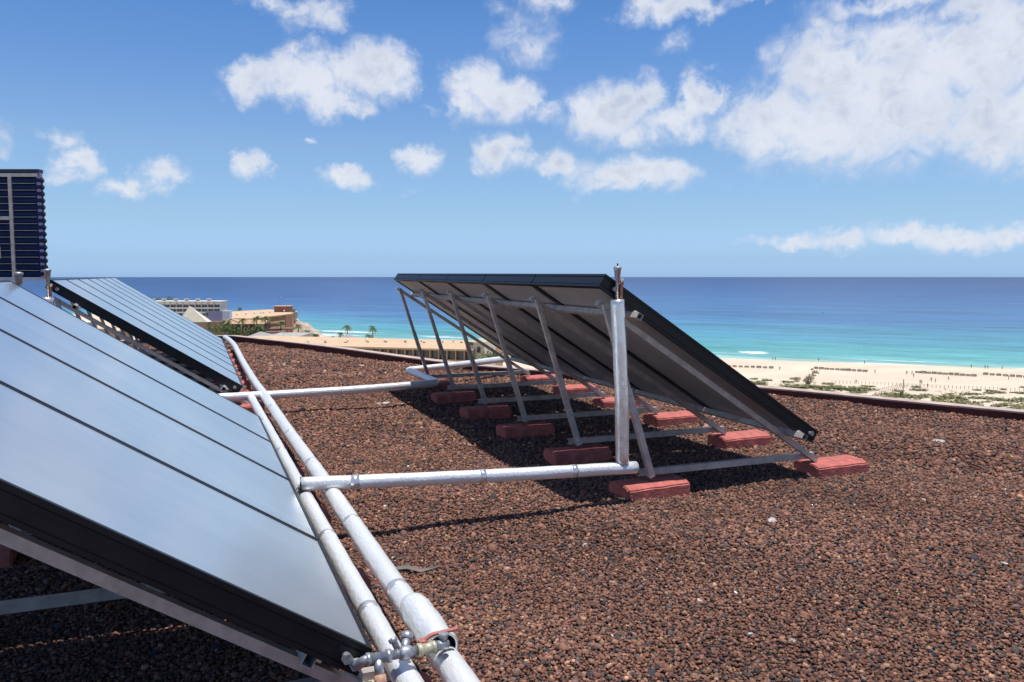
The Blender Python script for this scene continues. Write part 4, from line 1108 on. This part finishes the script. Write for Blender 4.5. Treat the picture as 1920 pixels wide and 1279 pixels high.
# houses glimpsed under the far left collectors
for k, (u, v, w_, D, mm_, lb) in enumerate(((112, 603, 26, 330, m_wwall, 'white house glimpsed nearest the left vent under the far left collectors'), (150, 606, 24, 300, m_wwall, 'grey-white house glimpsed second from the left under the far left collectors'),
        (182, 618, 26, 280, m_ochre, 'ochre house glimpsed in the middle under the far left collectors'), (218, 622, 24, 290, m_ochre, 'ochre house glimpsed rightmost under the far left collectors'), (70, 585, 30, 420, m_tan, 'tan house glimpsed left of the far riser pipe'))):
    r = empty('small_house', W(u, v + 10, D)); b = MB(); a, c, n, zt = cbox(b, u - w_ / 2, u + w_ / 2, v, D, 8); b.build('wall', m_wwall if mm_ == m_wwall else m_tan, r)
    t = (c - a).normalized(); MB().prism([(p.x, p.y) for p in (a - t * .3 - n * .3, c + t * .3 - n * .3, c + t * .3 + n * 8.3, a - t * .3 + n * 8.3)], zt + .003, zt + .3).build('roof', mm_, r)
    q = a.lerp(c, .5) - n * .05
    MB().bar((q.x, q.y, zt - 2.2), (q.x, q.y, zt - .9), 1.4, .15, (n.x, n.y, 0)).build('window', m_win, r)
    fix(r); tag(r, lb, 'house', 'small houses glimpsed under the far left collectors')

# pergolas and terrace
def pergola(u0, u1, v, D, dep, m, label, hgt=3.2, rise=0, name='pergola'):
    a = W(u0, v, D); c = W(u1, v, D); t = Vector((c.x - a.x, c.y - a.y, 0)); L = t.length; t.normalize(); n = Vector((-t.y, t.x, 0)); z = a.z
    r = empty(name, (a.x, a.y, z - hgt)); e = [a, c, c + n * dep, a + n * dep]
    if rise:
        ap = (e[0] + e[1] + e[2] + e[3]) / 4
        MB().add([(p.x, p.y, z) for p in e] + [(ap.x, ap.y, z + rise)], [(0, 1, 4), (1, 2, 4), (2, 3, 4), (3, 0, 4), (3, 2, 1, 0)]).build('roof', m, r)
    else: MB().prism([(p.x, p.y) for p in e], z, z + .35).build('roof', m, r)
    k = max(2, int(L / 5))
    for i in range(k + 1):
        for dd in (.4, dep - .4):
            q = a + t * (.4 + (L - .8) * i / k) + n * dd
            MB().tube([(q.x, q.y, ZG), (q.x, q.y, z - .003)], .16, 8).build('post', m_brown, r)
    fix(r); tag(r, label, 'pergola'); return r
pergola(502, 547, 618, 400, 14, m_thatch, 'upper brown flat pergola in front of the brick hotel')
pergola(488, 530, 624.5, 370, 9, m_thatch, 'lower brown flat pergola on the pool terrace')
pergola(463, 499, 631, 350, 12, m_grroof, 'grey-brown tent-shaped canopy left of the pergolas', rise=1.8, name='canopy')
pergola(622, 672, 641, 380, 14, m_grroof, 'grey pyramid canopy beyond the ochre roof, left of the two palms', rise=3.4, name='canopy')
b = MB(); p = W(712, 637.5, 420); cr = []
b.lathe((p.x, p.y, ZG), [(9, 0), (9, p.z - ZG - 1.2), (11.6, p.z - ZG - 1.1), (11.4, p.z - ZG - .4), (1, p.z - ZG + 1.0)], 28)
o = b.build('round_pavilion', m_thatch); tag(o, 'low round brown pavilion roof between the two palms and the legs', 'pavilion')
m_terr = mat('terrace_stone', (.42, .40, .36), .9, var=.3, vscale=.5)
r = empty('pool_terrace', W(520, 640, 340)); b = MB(); cbox(b, 495, 560, 631, 345, 25); b.build('terrace_wall', m_terr, r); fix(r); tag(r, 'pale stone pool terrace under the pergolas', 'terrace')
m_garden = mat('garden_ground', (.16, .15, .09), .95, var=.5, vscale=.12)
gp = [W(330, 640, 320), W(600, 640, 320), W(566, 628, 470), W(330, 610, 470)]
MB().prism([(p.x, p.y) for p in gp], ZG - .2, ZG + .15).build('garden_ground', m_garden)['kind'] = 'structure'
# rocky mound going down to the sea
m_rock = mat('pale_rock', (.60, .48, .38), .95, var=.4, vscale=.35, bump=.8, bscale=.8, bdist=1.0)
def mound():
    ax = W(558, 622, 545); bx = W(599, 634, 520); V = []; nx_, ny_ = 40, 22; rg = np.random.RandomState(5)
    A = Vector((ax.x, ax.y, 0)); B = Vector((bx.x, bx.y, 0)); d = B - A; n = Vector((-d.y, d.x, 0)).normalized()
    for j in range(ny_ + 1):
        for i in range(nx_ + 1):
            s = i / nx_; q = j / ny_ * 2 - 1; P = A + d * s + n * q * 10
            prof = max(0, 1 - s) ** .75 * (1 - abs(q) ** 2.2) * min(1, .45 + s * 5)
            z = ZS - 1 + 11.5 * prof * (1 + .16 * math.sin(s * 21 + q * 3) + .12 * math.sin(s * 47 - q * 9)) + rg.uniform(-.35, .35)
            V.append((P.x, P.y, z))
    idx_ = np.arange((nx_ + 1) * (ny_ + 1)).reshape(ny_ + 1, nx_ + 1)
    F = np.stack([idx_[:-1, :-1].ravel(), idx_[:-1, 1:].ravel(), idx_[1:, 1:].ravel(), idx_[1:, :-1].ravel()], 1)
    o = mesh_np('rock_slope', V, F, m_rock); tag(o, kind='structure')
mound()
# palms and shrubs around the hotels: (px, py of crown, distance, height)
PL = [(421, 603, 420, 9, 'palm left of the lavender block base'), (451, 578.5, 600, 9, 'dark palm showing above the ochre roof line'), (423, 578, 640, 9, 'dark palm against the sea above the lavender block'),
      (429, 607, 370, 8, 'feathery palm right of the lavender block'), (454, 601, 372, 9, 'tall palm before the brown lodge arches'), (480, 597, 380, 10, 'left one of the big palm pair before the brick hotel'),
      (497, 597, 385, 10, 'right one of the big palm pair before the brick hotel'), (488, 612, 360, 7, 'bushy palm below the big palm pair'), (526, 606, 400, 7, 'rounded palm below the brick hotel windows'),
      (551, 583, 540, 6, 'palm top peeking over the brick end wall'), (559, 612, 400, 10, 'tall palm by the terrace end, left of the rocks'), (577, 622, 420, 5, 'short palm in front of the pale rocks'),
      (652, 613, 400, 12, 'left one of the two lone palms against the turquoise water'), (699, 615, 400, 12, 'right one of the two lone palms against the turquoise water'), (693, 630, 395, 5, 'small palm at the foot of the right lone palm'), (638, 627, 430, 4, 'low palm behind the grey pyramid canopy')]
for k, (u, v, D, h, lb) in enumerate(PL): palm(u, v, D, h, lb, k + 1, 3.0 if D < 450 else 2.8)
BU = [(405, 622, 380, 5, 5, 'dark shrub mass left below the lavender block'), (420, 622, 372, 5, 4, 'shrub second from left below the lavender block'), (438, 627, 360, 4, 4, 'bright green shrub below the brown lodge'),
      (470, 628, 360, 4, 4, 'shrub under the big palm pair, left side'), (492, 626, 362, 5, 4, 'shrub under the big palm pair, right side'), (563, 638, 380, 4, 4.5, 'green shrub at the foot of the terrace palm'),
      (574, 640, 375, 4, 4, 'green shrub before the rocks, middle one'), (587, 641, 372, 4, 3.5, 'green shrub before the rocks, right one'), (591, 634, 450, 3, 3, 'dark shrub at the waterline right of the rocks'), (619, 640, 420, 4, 3, 'dark shrub left of the grey pyramid canopy'),
      (290, 566, 640, 7, 5, 'dark tree top behind the white hotel roof, left one'), (318, 567, 640, 6, 5, 'dark tree top behind the white hotel roof, right one'), (905, 678, 240, 5, 3.5, 'pale green shrub below the stair block'), (926, 678, 238, 4, 3, 'pale shrub right of the stair block')]
for k, (u, v, D, rx, rz, lb) in enumerate(BU): bush(u, v, D, rx, rz, lb, 40 + k, m=(m_leafA if k % 3 else m_leafB), n=500)

# ------------------------------------------------------------------ beach: windbreak rows, people, shrubs, post, boats
m_wood = mat('weathered_cane', (.60, .49, .39), .95, var=.3, vscale=2)
def shelter_proto():
    r = empty('beach_shelter')
    b = MB(); n_ = 12                                    # curved cane windbreak
    for i in range(n_):
        a0 = -.15 * PI + 1.3 * PI * i / n_; a1 = -.15 * PI + 1.3 * PI * (i + 1) / n_
        p, q = Vector((1.7 * math.cos(a0), 1.7 * math.sin(a0), 0)), Vector((1.7 * math.cos(a1), 1.7 * math.sin(a1), 0))
        h = .8 + .12 * (i % 2)
        b.add([p, q, q + Vector((0, 0, h)), p + Vector((0, 0, h)), p * .95, q * .95, q * .95 + Vector((0, 0, h)), p * .95 + Vector((0, 0, h))], [(0, 1, 2, 3), (5, 4, 7, 6), (3, 2, 6, 7), (0, 3, 7, 4), (1, 5, 6, 2)])
    b.build('windbreak', m_wood, r)
    for x in (-.5, .5):
        b = MB(); b.box(x - .33, x + .33, -1.0, .9, .28, .36); b.box(x - .33, x + .33, .9, 1.35, .36, .75)
        for yy in (-.9, .8):
            for xx in (-.28, .28): b.box(x + xx - .03, x + xx + .03, yy - .03, yy + .03, 0, .28)
        b.build('lounger', m_wood, r)
    return r
proto = shelter_proto(); first = True
ROWS = [((1300, 685.5), (1446, 691), 14, 'left'), ((1530, 692), (1622, 697.5), 10, 'second'), ((1721, 699.5), (1826, 706), 11, 'third'), ((1848, 703), (1990, 713), 12, 'rightmost')]
for (p0, p1, k_, nm) in ROWS:
    A = G(*p0, ZG); B = G(*p1, ZG)
    for i in range(k_):
        p = A.lerp(B, i / (k_ - 1))
        if first: o = proto; first = False
        else: o = copy_tree(proto)
        o.location = p; o.rotation_euler = (0, 0, R(-52) + rnd.uniform(-.4, .4)); q_ = rnd.uniform(.50, .62); o.scale = (q_, q_, rnd.uniform(.8, 1.15))
        tag(o, f'cane windbreak with loungers, {ORD[i]} from the left in the {nm} beach row', 'beach shelter', f'cane windbreaks in the {nm} beach row')
# people
def person_mesh(pose, cloth, seed):
    me = bpy.data.meshes.new('person'); V, E, Rr = [], [], []
    def ad(p, r, par_=None):
        V.append(p); Rr.append(r)
        if par_ is not None: E.append((par_, len(V) - 1))
        return len(V) - 1
    st = .16 if pose == 'walk' else .05
    pel = ad((0, 0, .95), .13); ch = ad((0, 0, 1.28), .15, pel); nk = ad((0, 0, 1.46), .06, ch); hd = ad((0, .01, 1.62), .095, nk); ad((0, .01, 1.71), .08, hd)
    for s_ in (-1, 1):
        h_ = ad((s_ * .09, 0, .9), .095, pel); k = ad((s_ * .10, s_ * st * .6 + .02, .50), .065, h_); f = ad((s_ * .10, s_ * st - .02, .07), .045, k); ad((s_ * .10, s_ * st + .13, .03), .035, f)
        sh_ = ad((s_ * .19, 0, 1.40), .055, ch); e_ = ad((s_ * .25, -s_ * st * .5, 1.14), .042, sh_); ad((s_ * .24, -s_ * st * .9 + .08, .88), .032, e_)
    me.from_pydata(V, E, []); o = bpy.data.objects.new('person', me); COL.objects.link(o)
    md = o.modifiers.new('s', 'SKIN')
    for i, r_ in enumerate(Rr): me.skin_vertices[0].data[i].radius = (r_, r_)
    me.skin_vertices[0].data[0].use_root = True
    o.modifiers.new('d', 'SUBSURF').levels = 1
    bpy.context.view_layer.update()
    ev = o.evaluated_get(bpy.context.evaluated_depsgraph_get()); m2 = bpy.data.meshes.new_from_object(ev)
    bpy.data.objects.remove(o); m2.materials.clear(); m2.materials.append(m_skin); m2.materials.append(cloth)
    for p in m2.polygons:
        if .62 < p.center.z < (1.42 if seed % 2 else .98): p.material_index = 1
    for p in m2.polygons: p.use_smooth = True
    return m2
m_skin = mat('tanned_skin', (.33, .18, .12), .6)
m_c1 = mat('dark_cloth', (.05, .06, .09), .9); m_c2 = mat('red_cloth', (.35, .07, .06), .9); m_c3 = mat('blue_cloth', (.08, .14, .3), .9)
pms = [person_mesh('walk', m_c1, 1), person_mesh('stand', m_c3, 2), person_mesh('walk', m_c2, 3), person_mesh('stand', m_c1, 4)]
m_hair = mat('dark_hair', (.03, .02, .015), .8)
hairm = None
PP = [(1449, 676, 'left of two people near the waterline'), (1454, 676, 'right of two people near the waterline'), (1535, 678, 'lone person by the waterline above the second shelter row'), (1621, 683, 'person standing in the shallows past the second row'),
      (1462, 694.5, 'lone person on open sand between the first two rows'), (1640.5, 700.5, 'lone person on the sand left of the third row'), (1710, 702.5, 'person at the rear of the group left of the third row'), (1713, 708, 'person at the front of the group left of the third row'), (1700, 703, 'person sitting apart left of the third row'),
      (1725, 720.5, 'left of a pair walking below the third row'), (1728, 721, 'right of a pair walking below the third row'), (1746, 716, 'person walking below the third row, thin figure'), (1754, 717.5, 'person walking below the third row, darker figure'), (1739, 727, 'person on the fence line below the third row'),
      (1778.5, 713.5, 'person walking below the right end of the third row'), (1891, 712, 'person on the sand below the rightmost row'), (1847, 691.5, 'left of two people at the waterline far right'), (1852, 691.5, 'right of two people at the waterline far right'), (1879, 693, 'lone person at the waterline far right'), (1821, 690, 'dark bather in the surf at far right'),
      (1605, 720, 'person by the fence right of the dead shrub')]
for k, (u, v, lb) in enumerate(PP):
    p = G(u, v, ZG if v > 685 else ZS)
    o = bpy.data.objects.new('person', pms[k % 4]); COL.objects.link(o); o.location = (p.x, p.y, p.z - .01); o.rotation_euler = (0, 0, rnd.uniform(0, 6)); s_ = rnd.uniform(.95, 1.06); o.scale = (s_, s_, s_)
    tag(o, lb, 'person', 'people scattered over the beach')
# dune shrubs
DS = [(1420, 719, 5, .9), (1437, 714, 2.5, .8), (1425, 722, 4, .8), (1412, 711, 2.5, .5), (1489, 711, 3.2, .8), (1478, 717, 3, .7), (1492, 715.5, 2, .6), (1490, 726, 7, 1.0), (1512, 727, 6, 1.1), (1535, 727, 5, 1.0), (1552, 720.5, 3.2, .6), (1560, 727, 4, .9),
      (1575, 729, 6, 1.1), (1592, 731, 6, 1.1), (1604, 735, 5, 1.0), (1540, 733, 5, .9), (1612, 729.5, 4, .9), (1624, 731.5, 4.5, .9), (1632, 725, 2.5, .5), (1617, 724, 1.8, .4), (1670, 741, 5, .9), (1684, 734, 2.6, .6), (1690, 742, 4, .8), (1703, 745, 5, .8), (1713, 742, 2.6, .5),
      (1716, 726, 2.6, .6), (1722, 732, 4.0, .7), (1736, 741.5, 2.8, .6), (1731, 745, 2.8, .5), (1779, 739, 2.2, .4), (1765, 747, 4, .7), (1783, 746, 5, .9), (1797, 748, 4, .7), (1812, 740, 3.2, .6), (1825, 739, 3.2, .6), (1830, 732, 2.2, .5), (1852, 738, 3, .6), (1860, 734, 2.6, .7), (1873, 737, 3, .6),
      (1880, 731, 2, .5), (1900, 736.5, 1.6, .4), (1915, 738, 3, .6), (1834, 747, 4, .6), (1852, 747, 3.4, .6), (1893, 752, 4, .7), (1866, 750, 4, .7), (1918, 727, 2.6, .5), (1910, 750, 4, .8)]
cv = [bush_mesh('dune_shrub', 1, .8, 1, 170, .16, m_leafC if k % 2 else m_leafB, 90 + k) for k in range(5)]
DS.sort(key=lambda q: q[0])
for k, (u, v, rx, rz) in enumerate(DS):
    p = G(u, v, ZG)
    if k < 5: o = cv[k]
    else: o = cv[k % 5].copy(); COL.objects.link(o)
    o.location = p; o.scale = (rx, rx * .9, rz * 1.15); o.rotation_euler = (0, 0, rnd.uniform(-.3, .3) - YAW)
    side = 'left' if k < len(DS) / 2 else 'right'
    kk = k if side == 'left' else len(DS) - 1 - k
    tag(o, f'low green dune shrub, {ORD[kk]} counting from the {side} end of the dune belt', 'shrub', 'dune shrubs behind the beach')
# dune plant cover nearest the parapet
rg = random.Random(12); c = MB()
for i in range(15000):
    u = rg.uniform(1380, 2050); vlim = 727 + (u - 1440) * .077
    v = vlim + 9 - rg.expovariate(1 / (7.0 if u > 1740 else 4.0))
    if v < vlim - 32 or math.sin(u * .05) + math.sin(u * .13 + v * .4) + math.sin(v * .9 + u * .021) < (-.5 if u > 1740 else .2) + max(0, vlim - v) * .05: continue
    p = G(u, min(v, 800), ZG); s = rg.uniform(.25, .6)
    n1 = Vector((rg.gauss(0, .5), rg.gauss(0, .5), 1)).normalized(); t1 = n1.cross(Vector((rg.random(), rg.random(), .3))).normalized(); t2 = n1.cross(t1); p.z += rg.uniform(.05, .5)
    c.add([p + t1 * s, p + t2 * s * .6, p - t1 * s, p - t2 * s * .6], [(0, 1, 2, 3)])
o = c.build('dune_plants', m_leafC); tag(o, 'patchy olive dune plants covering the sand behind the parapet', 'dune plants', kind='stuff')
# dead shrub with a litter line up to the second row
b = MB(); p = G(1515, 722, ZG); rg = random.Random(3)
for i in range(46):
    a = rg.uniform(0, 6.28); L = rg.uniform(1.5, 4.2); e_ = rg.uniform(.5, 1.4)
    q = Vector((math.cos(a) * math.cos(e_), math.sin(a) * math.cos(e_), math.sin(e_))) * L
    b.tube([(0, 0, 0), q * .5 + Vector((rg.uniform(-.3, .3), rg.uniform(-.3, .3), 0)), q], [.10, .06, .02], 5)
m_dead = mat('dead_twig', (.22, .17, .11), .95)
o = b.build('dead_shrub', m_dead); o.location = p; tag(o, 'bare brown twiggy shrub in the middle of the dune belt', 'shrub')
A = G(1512, 716, ZG); B = G(1531, 693, ZG)
b = MB()
for i in range(60):
    q = A.lerp(B, rg.random()) + Vector((rg.gauss(0, .8), rg.gauss(0, .8), 0)); s = rg.uniform(.3, .9)
    b.add([q + Vector((-s, 0, 0)), q + Vector((0, -s, 0)), q + Vector((s, 0, 0)), q + Vector((0, s, 0)), q + Vector((0, 0, s * 1.2))], [(0, 1, 4), (1, 2, 4), (2, 3, 4), (3, 0, 4)])
o = b.build('dry_brush', m_dead); tag(o, 'line of dry brush running from the dead shrub to the second shelter row', 'dry brush', kind='stuff')
# post and rope fences
b = empty('wooden_post', G(1693, 745, ZG)); MB().tube([(0, 0, 0), (0, 0, 6.0)], [.19, .15], 8).build('pole', m_wood, b); MB().box(-1.1, -.4, -.3, .3, 0, 2.0).build('cabinet', m_dead, b)
tag(b, 'tall bare wooden post with a small cabinet at its foot in the dunes', 'post')
def rope_fence(P, k_, label, h=1.1):
    pts = [G(u, v, ZG) for u, v in P]; o_ = pts[0].copy(); r = empty('rope_fence', o_); L = [0]
    for a, c_ in zip(pts, pts[1:]): L.append(L[-1] + (c_ - a).length)
    tops = []
    for i in range(k_):
        d = L[-1] * i / (k_ - 1); j = max(q for q in range(len(L) - 1) if L[q] <= d + 1e-6); q = pts[j].lerp(pts[j + 1], (d - L[j]) / (L[j + 1] - L[j])) - o_
        MB().tube([q, q + Vector((0, 0, h))], .09, 6).build('post', m_wood, r); tops.append(q + Vector((0, 0, h * .85)))
    rp = MB()
    for a, c_ in zip(tops, tops[1:]): rp.tube([a, a.lerp(c_, .5) - Vector((0, 0, .12)), c_], .025, 5)
    rp.build('rope', m_wood, r); tag(r, label, 'fence')
rope_fence([(1560, 719), (1680, 723), (1770, 728), (1850, 731), (1960, 736)], 54, 'rope fence on short posts between the beach and the dunes')
rope_fence([(1620, 738), (1650, 732), (1690, 724)], 18, 'left rope line beside the sandy beach path', .9)
rope_fence([(1640, 741), (1672, 733), (1700, 726)], 16, 'right rope line beside the sandy beach path', .9)
# boats
m_hull = mat('white_hull', (.8, .8, .8), .4)
def boat(u, v, s, label, m, sail=False, rz=0):
    p = G(u, v, ZS); r = empty('boat', p, rz)
    vs = []; st = [(-1, .25), (-.6, .38), (0, .42), (.55, .32), (1, .02)]
    for x, w in st: vs += [(x * s, -w * s, .28 * s), (x * s, w * s, .28 * s), (x * s, 0, -.08 * s)]
    fs = []
    for i in range(4): a = i * 3; fs += [(a, a + 3, a + 5, a + 2), (a + 1, a + 2, a + 5, a + 4), (a, a + 1, a + 4, a + 3)]
    fs.append((0, 2, 1)); MB().add(vs, fs).build('hull', m, r)
    if sail:
        MB().tube([(0, 0, .28 * s), (0, 0, 1.9 * s)], .03 * s, 6).build('mast', m, r)
        MB().add([(-.7 * s, 0, .4 * s), (-.03 * s, 0, .4 * s), (-.03 * s, 0, 1.8 * s), (-.7 * s, .05 * s, .4 * s), (-.03 * s, .05 * s, .4 * s), (-.03 * s, .05 * s, 1.8 * s)], [(0, 1, 2), (3, 5, 4), (0, 3, 4, 1), (1, 4, 5, 2), (2, 5, 3, 0)]).build('sail', m, r)
    else: MB().box(-.35 * s, .25 * s, -.2 * s, .2 * s, .283 * s, .6 * s).build('cabin', m, r)
    tag(r, label, 'boat')
boat(527, 560.5, 4.2, 'small white motor boat on the blue sea above the brick stair tower', m_hull, rz=.3)
boat(1543, 587, 1.4, 'tiny dark sailboard on the open water right of the collectors', m_c1, True, rz=1)
boat(1610, 656, .8, 'tiny white dinghy in the turquoise water', m_hull, rz=.5)
